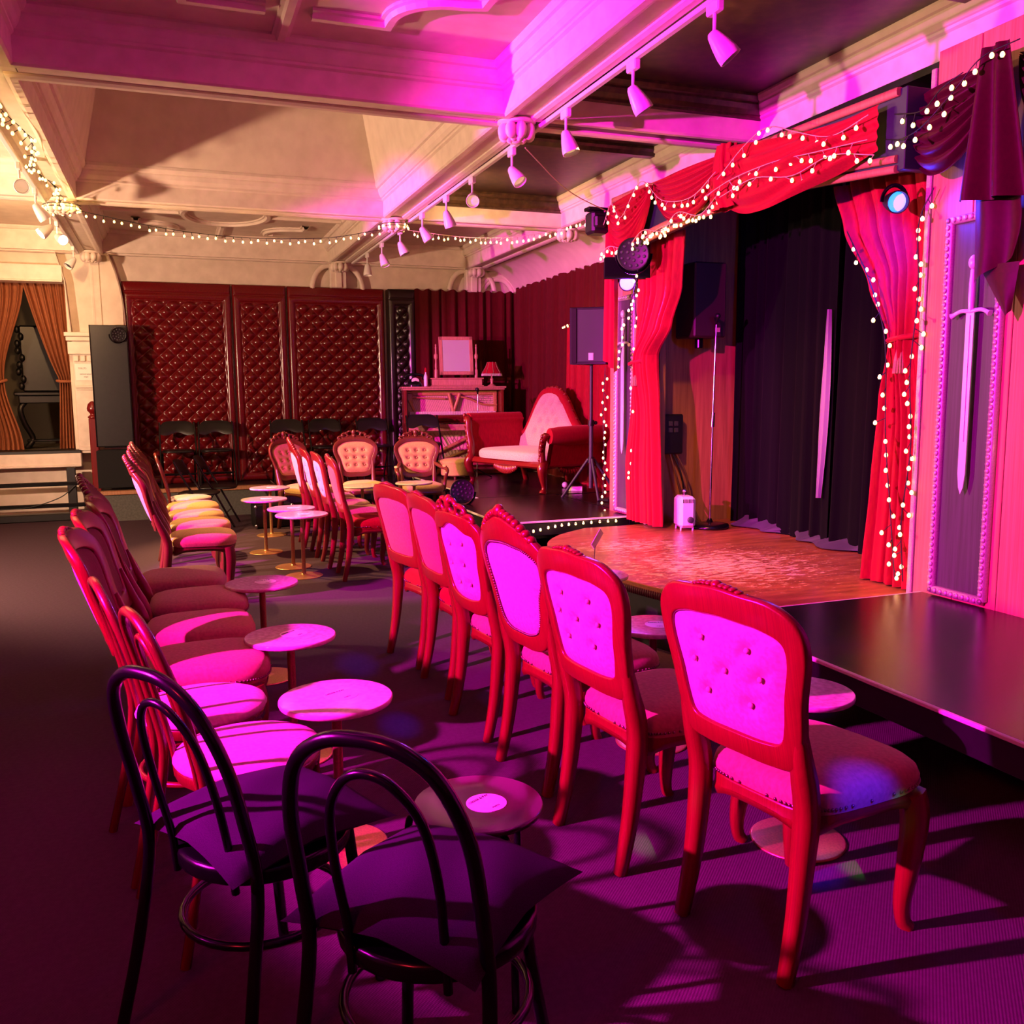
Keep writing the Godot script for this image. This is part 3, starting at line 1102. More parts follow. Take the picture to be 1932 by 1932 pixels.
func letters(par: Node3D, s: String, size: float, at: Vector3, bs: Basis, m: Material) -> void:
	var f := SystemFont.new()
	f.font_names = PackedStringArray(["Droid Sans"])
	var t := TextMesh.new()
	t.text = s
	t.font = f
	t.font_size = 32
	t.pixel_size = size / 32.0
	t.depth = 0.0006
	var o := part(par, "lettering", t, m)
	o.transform = Transform3D(bs, at)


func led_par(label: String, at: Vector3, d: Vector3, r: float) -> Node3D:
	# an unlit flat LED par: shallow round housing, face plate and rings of small lenses
	var o := thing("led_par", label, "stage light", at)
	var bs := Basis.looking_at(d.normalized(), Vector3.UP)
	var xf := Transform3D(bs, Vector3.ZERO) * Transform3D(Basis(Vector3.RIGHT, -PI / 2), Vector3.ZERO)
	var b := MB.new()
	b.xf = xf
	b.lathe([Vector2(0, -0.9 * r), Vector2(0.6 * r, -0.9 * r), Vector2(0.98 * r, -0.6 * r), Vector2(1.04 * r, 0.0), Vector2(1.04 * r, 0.18 * r), Vector2(0.97 * r, 0.18 * r), Vector2(0.95 * r, 0.06 * r), Vector2(0, 0.05 * r)], 24)
	part(o, "housing", b, M.black_plastic)
	b = MB.new()
	b.xf = xf
	for ring in [[0.0, 1], [0.38, 6], [0.74, 12]]:
		for k in ring[1]:
			var a: float = TAU * k / ring[1] + ring[0]
			b.ball(V(cos(a) * ring[0] * r, 0.07 * r, sin(a) * ring[0] * r), V(0.115 * r, 0.06 * r, 0.115 * r), 8, 4)
	part(o, "lenses", b, M.grey_grille)
	b = MB.new()
	var arc := []
	for k in 13:
		var a := PI * k / 12.0
		arc.append(bs.x * cos(a) * 1.15 * r - bs.y * sin(a) * 1.2 * r + bs.z * 0.45 * r)
	b.tube(arc, 0.1 * r, 8, 4.0, Vector3.ZERO, false, 0.35)
	part(o, "bracket", b, M.black_steel)
	return o


func console_table() -> void:
	# carved dark console glimpsed in the alcove
	var o := thing("console_table", "dark carved console table with scrolled legs inside the alcove", "table", V(-1.62, 0.84, -13.2), 0.15)
	var b := MB.new()
	b.box(V(0.1, 0.70, 0), V(0.72, 0.05, 0.36), 0.012)
	b.box(V(0.1, 0.63, 0), V(0.62, 0.10, 0.30), 0.01)
	part(o, "top", b, M.black_paint)
	for s in [-1.0, 1.0]:
		b = MB.new()
		b.tube(spline([V(0.1 + s * 0.24, 0.60, 0.08), V(0.1 + s * 0.30, 0.50, 0.12), V(0.1 + s * 0.26, 0.32, 0.10), V(0.1 + s * 0.18, 0.14, 0.06), V(0.1 + s * 0.22, 0.05, 0.08), V(0.1 + s * 0.27, 0.0, 0.12)], 5), 0.035, 8, 3.0)
		part(o, "leg", b, M.black_paint)
	b = MB.new()
	b.box(V(0.1, 1.15, -0.12), V(0.5, 0.85, 0.08), 0.02)
	for k in 9:
		b.ball(V(-0.16 + 0.03 * sin(k * 2.0), 0.8 + 0.09 * k, -0.06), V(0.035, 0.05, 0.035), 8, 5)
	part(o, "carved_back", b, M.black_paint)
	b = MB.new()
	b.box(V(0.1, 0.10, 0.0), V(0.5, 0.03, 0.20), 0.01)
	part(o, "stretcher", b, M.black_paint)


func sword(label: String, at: Vector3, s: float, tilt: float) -> void:
	var o := thing("sword", label, "sword", at)
	o.rotation = Vector3(tilt, 0, 0)
	# the blade hangs point down, its flat against the panel (thin along x)
	var b := MB.new()
	var xf := Transform3D(Basis(V(0, 0, -1), Vector3.UP, V(1, 0, 0)), Vector3.ZERO)
	b.xf = xf
	var w := 0.024 * s
	var pl := PackedVector2Array([Vector2(-w, 0), Vector2(-w * 0.95, -0.80 * s), Vector2(-w * 0.6, -0.87 * s), Vector2(0, -0.905 * s), Vector2(w * 0.6, -0.87 * s), Vector2(w * 0.95, -0.80 * s), Vector2(w, 0)])
	b.prism(pl, 0.0, 0.008, 0.003)
	b.box(V(0, -0.33 * s, -0.002), V(0.010, 0.62 * s, 0.004), 0.001)
	part(o, "blade", b, M.steel_blade)
	b = MB.new()
	b.xf = xf
	b.tube(spline([V(-0.115 * s, -0.018, 0.004), V(-0.06 * s, 0.004, 0.006), V(0, 0.0, 0.006), V(0.06 * s, 0.004, 0.006), V(0.115 * s, -0.018, 0.004)], 4), [0.016, 0.011, 0.010, 0.010, 0.010, 0.010, 0.011, 0.011, 0.012, 0.011, 0.011, 0.010, 0.010, 0.010, 0.010, 0.011, 0.016], 8, 3.0)
	part(o, "guard", b, M.steel_blade)
	b = MB.new()
	b.xf = xf
	b.tube([V(0, 0, 0.006), V(0, 0.06 * s, 0.006), V(0, 0.13 * s, 0.006), V(0, 0.2 * s, 0.006)], [0.014, 0.017, 0.016, 0.013], 10)
	b.ball(V(0, 0.235 * s, 0.006), V(0.026, 0.036, 0.022), 10, 8)
	part(o, "grip", b, M.steel_blade)


func boards(par: Node3D, x: float, z0: float, z1: float, y0: float, y1: float, n: int, m: Material) -> void:
	for k in n:
		var a := lerpf(z0, z1, float(k) / n)
		var c := lerpf(z0, z1, float(k + 1) / n)
		var b := MB.new()
		b.box(V(x + 0.05, (y0 + y1) / 2, (a + c) / 2), V(0.10, y1 - y0, absf(c - a) - 0.004), 0.003)
		part(par, "plank", b, m)


func ornate_frame(par: Node3D, x: float, z0: float, z1: float, y0: float, y1: float) -> void:
	# picture-frame moulding with a bead-and-leaf run round a dark inset board
	var b := MB.new()
	b.box(V(x - 0.004, (y0 + y1) / 2, (z0 + z1) / 2), V(0.012, y1 - y0, absf(z1 - z0)), 0.0)
	part(par, "inset_board", b, M.dark_panel)
	b = MB.new()
	var w := 0.036
	for q in [[z0, y0, z0, y1], [z1, y0, z1, y1], [z0, y0, z1, y0], [z0, y1, z1, y1]]:
		b.tube([V(x - 0.012, q[1], q[0]), V(x - 0.012, q[3], q[2])], w * 0.62, 8, 3.0, V(1, 0, 0))
	part(par, "frame", b, M.silver_frame)
	b = MB.new()
	var per := [[V(x - 0.034, y0, z0), V(x - 0.034, y1, z0)], [V(x - 0.034, y0, z1), V(x - 0.034, y1, z1)], [V(x - 0.034, y0, z0), V(x - 0.034, y0, z1)], [V(x - 0.034, y1, z0), V(x - 0.034, y1, z1)]]
	for e in per:
		var n := int((e[1] - e[0]).length() / 0.034)
		for k in n + 1:
			b.ball(e[0].lerp(e[1], float(k) / n), V(0.010, 0.0145, 0.0145), 6, 4)
	part(par, "beading", b, M.silver_frame).set_meta("kind", "stuff")


func tie_curtain(label: String, keys: Array, x: float, tie: Vector3, seed_: float) -> void:
	# keys: [y, z of one edge, z of the other edge] from the head down to the floor
	var o := thing("stage_curtain", label, "curtain")
	var b := MB.new()
	var folds := 6.5
	var ys := []
	b.grid(110, 70, func(u: float, w: float) -> Vector3:
		var f := (1.0 - w) * (keys.size() - 1)
		var k := mini(int(f), keys.size() - 2)
		var t := f - k
		t = t * t * (3 - 2 * t) * 0.6 + t * 0.4
		var a: Array = keys[k]
		var c: Array = keys[k + 1]
		var y := lerpf(a[0], c[0], f - k)
		var za := lerpf(a[1], c[1], t)
		var zb := lerpf(a[2], c[2], t)
		var wd := absf(zb - za)
		var ph := u * folds * TAU + 0.8 * sin(u * 9.0 + seed_) + 0.5 * sin(w * 3.0 + u * 4.0)
		var amp := clampf(0.022 + 0.018 / maxf(wd, 0.15) * 0.25, 0.02, 0.05)
		# the cloth bunches forward where it is tied
		var bun := 0.07 * exp(-pow((y - tie.y) / 0.28, 2)) * sin(u * PI)
		return V(x - bun + amp * (sin(ph) + 0.4 * sin(2.3 * ph + seed_)), y, lerpf(za, zb, u) + 0.01 * sin(ph + 1.3)))
	part(o, "cloth", b, M.red_velvet)
	b = MB.new()
	var lp := []
	for k in 17:
		var a := TAU * k / 16.0
		lp.append(V(x - 0.03 + sin(a) * 0.085, tie.y + 0.012 * cos(a), tie.z + cos(a) * 0.125))
	b.tube(lp, 0.014, 8)
	part(o, "tie_back", b, M.red_velvet)
	b = MB.new()
	b.xf = Transform3D(Basis(), V(tie.x, tie.y - 0.05, tie.z))
	b.lathe([Vector2(0.006, 0.06), Vector2(0.02, 0.05), Vector2(0.028, 0.03), Vector2(0.022, 0.012), Vector2(0.018, 0.0)].duplicate(), 12)
	for k in 14:
		var a := TAU * k / 14.0
		b.tube([V(cos(a) * 0.018, 0.0, sin(a) * 0.018), V(cos(a) * 0.026, -0.06, sin(a) * 0.026), V(cos(a) * 0.032, -0.14, sin(a) * 0.032)], 0.006, 5)
	part(o, "tassel", b, M.tan_velvet)


func swag(b: MB, a: Vector3, c: Vector3, drop: float, n: float, out: Vector3, depth := 0.07, h := 0.06) -> void:
	# cloth hung in a bight between two points: folds run along catenaries
	b.grid(40, 44, func(u: float, w: float) -> Vector3:
		var sag := 4.0 * u * (1.0 - u)
		var q := a.lerp(c, u)
		var y := -h * 0.3 - drop * pow(w, 0.9) * (0.10 + 0.90 * pow(sag, 0.75)) + 0.0
		var ph := w * n * TAU
		var d := depth * sag * (0.35 + 0.65 * sin(w * PI * 0.85)) + (0.024 * sin(ph) + 0.010 * sin(2.0 * ph + u * 3.0)) * (0.5 + 0.5 * sag)
		return q + V(0, y, 0) + out * (d + 0.03))


func proscenium() -> void:
	# near sword panel
	var o := thing("panel_wall", "pink-lit timber panel wall with framed sword board right of the near curtain", "panel wall")
	boards(o, 3.75, -2.98, -3.78, DECK - 0.02, 3.2, 3, M.pink_wood)
	ornate_frame(o, 3.75, -3.31, -3.63, DECK + 0.03, 2.34)
	var b := MB.new()
	b.box(V(3.79, 1.75, -3.80), V(0.10, 2.75, 0.035), 0.005)
	part(o, "edge_board", b, M.silver_frame)
	sword("long sword hanging point down on the near framed panel", V(3.70, 1.88, -3.45), 1.0, 0.0)
	# far sword panel
	o = thing("panel_wall", "pink-lit timber panel wall with framed sword board left of the far curtain", "panel wall")
	boards(o, 3.75, -6.80, -7.46, DECK - 0.02, 3.2, 3, M.pink_wood)
	ornate_frame(o, 3.75, -6.99, -7.30, DECK + 0.03, 2.31)
	b = MB.new()
	b.box(V(3.79, 1.75, -6.78), V(0.10, 2.75, 0.035), 0.005)
	part(o, "edge_board", b, M.silver_frame)
	b = MB.new()
	b.box(V(3.84, 1.75, -6.715), V(0.06, 2.75, 0.09), 0.004)
	part(o, "jamb_board", b, M.ply)
	sword("long sword hanging point down on the far framed panel", V(3.70, 1.92, -7.13), 1.06, 0.0)
	# dark wing beyond the near panel
	b = MB.new()
	b.box(V(4.2, 1.7, -2.9), V(0.8, 3.4, 0.1), 0.0)
	b.box(V(3.98, 1.9, -2.0), V(0.1, 3.0, 1.8), 0.0)
	struct("wall_wing", b, M.black_paint, "black wing wall at the right edge behind the stage deck", "wall")
	# inside of the stage box
	b = MB.new()
	b.box(V(4.35, 1.75, -6.88), V(0.95, 2.8, 0.06), 0.0)
	struct("wall_stage_far", b, M.ply, "orange plywood side wall at the far end of the stage", "wall")
	b = MB.new()
	b.box(V(4.35, 1.75, -3.66), V(0.9, 2.8, 0.06), 0.0)
	struct("wall_stage_near", b, M.black_paint, "black side wall at the near end of the stage", "wall")
	b = MB.new()
	b.box(V(4.3, 3.16, -5.3), V(0.98, 0.04, 3.3), 0.0)
	struct("ceiling_stage", b, M.black_paint, "black lid above the curtained stage", "ceiling")
	b = MB.new()
	drape(b, V(4.60, WOOD, -6.80), V(4.44, WOOD, -5.30), V(0.02, 2.72, 0), 10, 0.030, V(1, 0, 0), 0.4, 18)
	drape(b, V(4.47, WOOD, -5.36), V(4.40, WOOD, -3.72), V(0.05, 2.72, 0), 11, 0.034, V(1, 0, 0), 2.2, 18)
	o = thing("black_backdrop", "black velvet backdrop curtain at the rear of the stage", "curtain")
	part(o, "cloth", b, M.black_velvet)
	b = MB.new()
	b.grid(10, 14, func(u: float, w: float) -> Vector3:
		return V(4.42 - 0.03 * sin(u * PI) + 0.008 * sin(u * 20), WOOD + 0.35 + 1.35 * w, -5.33 - 0.09 * (u - 0.5) * sin(PI * (1.0 - w) * 0.85 + 0.15) - 0.05 * (1 - w)))
	part(o, "lining", b, mat("grey_lining", Color(0.5, 0.46, 0.52), 0.7))
	b = MB.new()
	# the hem puddles on the boards
	b.grid(150, 8, func(u: float, w: float) -> Vector3:
		var z := lerpf(-6.5, -3.95, u)
		var xx := lerpf(4.56, 4.42, u)
		return V(xx - w * (0.10 + 0.05 * sin(u * 40.0) + 0.05 * sin(u * 17.0)), WOOD + 0.012 + 0.05 * (1 - w) + 0.022 * (0.5 + 0.5 * sin(u * 95.0 + w * 3.0)) * (1 - w * w), z + 0.03 * sin(w * 4 + u * 30)))
	part(o, "puddled_hem", b, mat("hem_velvet", Color(0.20, 0.15, 0.24), 0.7, null, Vector3.ONE, {"rim_enabled": true, "rim": 0.4}))
	tie_curtain("red velvet stage curtain gathered with a tassel at the near side of the stage", [[2.72, -4.70, -3.86], [2.45, -4.58, -3.84], [2.10, -4.32, -3.84], [1.80, -4.11, -3.86], [1.74, -4.10, -3.87], [1.45, -4.19, -3.83], [0.95, -4.24, -3.80], [WOOD + 0.01, -4.30, -3.77]], 3.86, V(3.78, 1.78, -3.98), 0.7)
	tie_curtain("red velvet stage curtain gathered with a tassel at the far side of the stage", [[2.72, -6.92, -6.14], [2.30, -6.86, -6.18], [2.02, -6.85, -6.34], [1.80, -6.81, -6.56], [1.74, -6.81, -6.56], [1.42, -6.92, -6.52], [0.88, -7.05, -6.48], [WOOD + 0.03, -7.02, -6.44]], 3.70, V(3.62, 1.74, -6.74), 2.9)
	# pelmet over the opening: timber band, then swagged velvet
	o = thing("pelmet", "painted pelmet board with gilded lower moulding over the stage opening", "pelmet")
	b = MB.new()
	var pl := PackedVector2Array()
	for k in 25:
		var u := k / 24.0
		pl.append(Vector2(lerpf(3.78, 6.93, u), 2.60 + 0.10 * sin(u * PI)))
	pl.append(Vector2(6.93, 3.06))
	pl.append(Vector2(3.78, 2.98))
	b.xf = Transform3D(Basis(V(0, 0, -1), V(0, 1, 0), V(1, 0, 0)), V(3.52, 0, 0))
	b.prism(pl, 0.05, 0.0, 0.0)
	part(o, "board", b, mat("blue_black", Color(0.12, 0.12, 0.2), 0.5))
	b = MB.new()
	for off in [0.0, 0.05]:
		var path := []
		for k in 25:
			var u := k / 24.0
			path.append(V(3.51, 2.61 + off + 0.10 * sin(u * PI), -lerpf(3.78, 6.93, u)))
		b.tube(path, 0.020, 8, 3.0, V(1, 0, 0))
	part(o, "gilt_moulding", b, M.timber_nosing)
	b = MB.new()
	b.tube([V(3.51, 2.985, -3.78), V(3.51, 3.065, -6.93)], 0.022, 8, 4.0, V(1, 0, 0))
	part(o, "top_rail", b, M.timber_nosing)
	b = MB.new()
	b.box(V(3.64, 2.80, -3.755), V(0.26, 0.40, 0.05), 0.004)
	part(o, "return_board", b, M.blue_black)
	b = MB.new()
	b.box(V(3.64, 2.83, -6.94), V(0.26, 0.46, 0.04), 0.004)
	part(o, "return_board", b, M.blue_black)
	# swags on the pelmet
	var out := V(-1, 0, 0)
	b = MB.new()
	swag(b, V(3.49, 3.03, -6.92), V(3.49, 3.06, -6.22), 0.50, 9, out)
	swag(b, V(3.49, 3.06, -6.17), V(3.49, 3.05, -5.22), 0.36, 8, out)
	solo("velvet_swag", b, M.red_velvet, "red velvet swags at the far half of the pelmet wound with fairy lights", "swag")
	b = MB.new()
	# a long loose sweep from the knot to the near end
	b.grid(50, 30, func(u: float, w: float) -> Vector3:
		var zz := lerpf(-5.16, -3.86, u)
		var yt := lerpf(3.06, 2.94, u) - 0.05 * sin(u * PI)
		var ht := lerpf(0.40, 0.22, smoothstep(0.35, 1.0, u)) + 0.02 * sin(u * 9.0)
		var ph := w * 4.0 * TAU + u * 6.0
		var fade := 1.0 - smoothstep(0.8, 1.0, u)
		return V(3.45 - 0.05 * sin(w * PI) * fade - (0.022 * sin(ph) + 0.012 * sin(ph * 0.47 + u * 3.0)) * (0.25 + 0.75 * fade) - 0.05 * sin(u * PI), yt - ht * w, zz))
	solo("velvet_swag", b, M.red_velvet, "loose sweep of red velvet along the near half of the pelmet", "swag")
	b = MB.new()
	# gathered knot of cloth between the two
	b.grid(36, 20, func(u: float, w: float) -> Vector3:
		var a := u * TAU
		var r := 0.085 + 0.02 * sin(a * 7.0 + w * 6.0)
		return V(3.44 + cos(a) * r * 0.6, 3.07 - 0.40 * w, -5.19 + sin(a) * r * (0.75 + 0.7 * w) - 0.18 * w * (1 - w)), true)
	solo("velvet_knot", b, M.red_velvet, "bunched red velvet knot at the middle of the pelmet", "swag")
	# wine swag and cascading tail over the near panel
	b = MB.new()
	swag(b, V(3.70, 2.99, -3.88), V(3.70, 3.02, -3.30), 0.44, 6, out, 0.12)
	swag(b, V(3.70, 3.02, -3.22), V(3.70, 2.95, -2.62), 0.44, 6, out, 0.12)
	solo("velvet_swag", b, M.wine_velvet, "dark wine velvet swag hung over the near sword panel", "swag")
	b = MB.new()
	# zigzag tail: cloth folded back and forth, its lower edge stepping down in points
	var tail := [[-3.37, 3.02, -3.16, 3.02], [-3.40, 2.60, -3.08, 2.62], [-3.42, 2.42, -3.05, 2.44]]
	b.grid(30, 24, func(u: float, w: float) -> Vector3:
		var zz := lerpf(-3.34 - 0.07 * w, -3.19 + 0.14 * w, u)
		return V(3.60 - 0.035 * sin(u * TAU * 2.0) * (0.4 + w) - 0.04, 3.04 - 0.66 * w - 0.03 * u * w, zz))
	b.grid(20, 24, func(u: float, w: float) -> Vector3:
		# middle fold, slanting to the right
		var zz := lerpf(-3.40 + 0.02 * w, -3.17 + 0.03 * sin(w * PI), u)
		return V(3.64 - 0.03 * sin(u * PI * 2.0), 2.42 - (0.42 - 0.12 * u) * w, zz))
	b.grid(16, 20, func(u: float, w: float) -> Vector3:
		# the last point at the right
		var zz := lerpf(-3.38 + 0.17 * w, -3.16 - 0.03 * w, u)
		return V(3.67 - 0.02 * sin(u * PI), 2.08 - (0.26 - 0.04 * u) * w, zz))
	solo("velvet_tail", b, M.wine_velvet, "cascading wine velvet tail hanging in front of the near sword panel", "swag")
	b = MB.new()
	b.grid(14, 24, func(u: float, w: float) -> Vector3:
		var zz := lerpf(-7.02 - 0.05 * w, -6.84, u)
		return V(3.50 - 0.03 * sin(u * 14.0), 2.98 - (1.20 + 0.12 * u) * w, zz - 0.0))
	solo("velvet_tail", b, M.red_velvet, "narrow red velvet tail hanging at the far end of the pelmet", "swag")


func ring_part(o: Node3D, n: String, outer: Array, inner: Array, place: Callable, th: float, m: Material, spl := 6) -> void:
	# a closed wooden ring between two outlines, with rounded edges; place(x, y, d) -> Vector3, d along the thickness
	var a := spline(outer, spl, true)
	var c := spline(inner, spl, true)
	var cnt := a.size()
	var prof := [[0.10, 0.0], [0.5, 0.06], [0.9, 0.0], [1.0, 0.22], [1.0, 0.78], [0.9, 1.0], [0.5, 0.95], [0.1, 1.0], [0.0, 0.78], [0.0, 0.22]]
	var b := MB.new()
	b.grid(prof.size(), cnt, func(u: float, w: float) -> Vector3:
		var k := int(round(w * cnt)) % cnt
		var j := int(round(u * prof.size())) % prof.size()
		var q: Vector2 = a[k].lerp(c[k], prof[j][0])
		return place.call(q.x, q.y, (0.5 - prof[j][1]) * th), true, true)
	part(o, n, b, m)


func pad_part(o: Node3D, n: String, outline: Array, place: Callable, d0: float, bulge: float, buttons: Array, m: Material, dim := 0.012, spl := 6, rings := 16) -> void:
	# upholstery filling an outline, domed, with button dimples and soft folds running from them
	var a := spline(outline, spl, true)
	var cnt := a.size()
	var c := Vector2.ZERO
	for q in a:
		c += q / cnt
	var b := MB.new()
	b.grid(cnt, rings, func(u: float, w: float) -> Vector3:
		var k := int(round(u * cnt)) % cnt
		var q: Vector2 = a[k].lerp(c, w)
		var r := 1.0 - w
		var d := bulge * (1.0 - pow(r, 5.0))
		for bt in buttons:
			var e: Vector2 = q - bt
			d -= dim * exp(-e.length_squared() / 0.00045) * (1.0 if bulge > 0 else -1.0)
			d -= dim * 0.35 * exp(-pow(absf(e.x * 0.6 + e.y * 0.8) / 0.012, 2)) * exp(-e.length_squared() / 0.0022) * (1.0 if bulge > 0 else -1.0)
		return place.call(q.x, q.y, d0 + d), true)
	var pad := part(o, n, b, m)
	for bt in buttons:
		b = MB.new()
		var ctr: Vector3 = place.call(bt.x, bt.y, d0 + bulge * 0.55)
		b.ball(ctr, V(0.0085, 0.0085, 0.0055), 8, 5)
		part(pad, "button", b, m)


func seat_outline(u: float, wf: float, wb: float, df: float, db: float) -> Vector2:
	# rounded trapezoid: u turns once round; front at +y
	var a := u * TAU
	var co := cos(a)
	var si := sin(a)
	var x := signf(co) * pow(absf(co), 0.42)
	var y := signf(si) * pow(absf(si), 0.42)
	var yy := y * (df if y > 0 else db)
	var t := (y + 1.0) / 2.0
	return Vector2(x * lerpf(wb, wf, t), yy + (0.02 * (1 - x * x) if y > 0 else 0.0))


# the outlines of the chair backs: right halves from the bottom centre to the top centre
func back_shapes(kind: String) -> Array:
	match kind:
		"square":
			return [[Vector2(0.000, 0.555), Vector2(0.112, 0.553), Vector2(0.185, 0.565), Vector2(0.213, 0.64), Vector2(0.227, 0.75), Vector2(0.249, 0.87), Vector2(0.237, 0.945), Vector2(0.174, 0.994), Vector2(0.078, 1.006), Vector2(0.000, 1.012)],
				[Vector2(0.000, 0.618), Vector2(0.101, 0.618), Vector2(0.151, 0.630), Vector2(0.168, 0.68), Vector2(0.179, 0.76), Vector2(0.197, 0.85), Vector2(0.186, 0.90), Vector2(0.129, 0.922), Vector2(0.067, 0.928), Vector2(0.000, 0.932)]]
		"balloon":
			return [[Vector2(0.000, 0.53), Vector2(0.090, 0.53), Vector2(0.162, 0.555), Vector2(0.204, 0.64), Vector2(0.230, 0.735), Vector2(0.267, 0.83), Vector2(0.263, 0.905), Vector2(0.196, 0.975), Vector2(0.095, 1.02), Vector2(0.000, 1.045)],
				[Vector2(0.000, 0.588), Vector2(0.078, 0.590), Vector2(0.137, 0.615), Vector2(0.166, 0.675), Vector2(0.184, 0.75), Vector2(0.218, 0.835), Vector2(0.213, 0.89), Vector2(0.146, 0.928), Vector2(0.073, 0.940), Vector2(0.000, 0.945)]]
		"crest":
			return [[Vector2(0.000, 0.54), Vector2(0.090, 0.54), Vector2(0.168, 0.56), Vector2(0.207, 0.64), Vector2(0.222, 0.75), Vector2(0.241, 0.86), Vector2(0.235, 0.93), Vector2(0.168, 0.975), Vector2(0.090, 0.985), Vector2(0.000, 0.99)],
				[Vector2(0.000, 0.60), Vector2(0.078, 0.605), Vector2(0.140, 0.625), Vector2(0.165, 0.69), Vector2(0.174, 0.77), Vector2(0.193, 0.85), Vector2(0.179, 0.895), Vector2(0.118, 0.905), Vector2(0.056, 0.93), Vector2(0.000, 0.94)]]
		_:  # oval
			return [[Vector2(0.000, 0.54), Vector2(0.101, 0.54), Vector2(0.174, 0.57), Vector2(0.207, 0.65), Vector2(0.230, 0.74), Vector2(0.263, 0.83), Vector2(0.255, 0.91), Vector2(0.185, 0.975), Vector2(0.095, 1.0), Vector2(0.000, 1.01)],
				[Vector2(0.000, 0.592), Vector2(0.090, 0.594), Vector2(0.140, 0.615), Vector2(0.168, 0.675), Vector2(0.185, 0.75), Vector2(0.218, 0.83), Vector2(0.211, 0.89), Vector2(0.140, 0.935), Vector2(0.073, 0.948), Vector2(0.000, 0.952)]]


var rake := 0.215
var wrap := 0.030


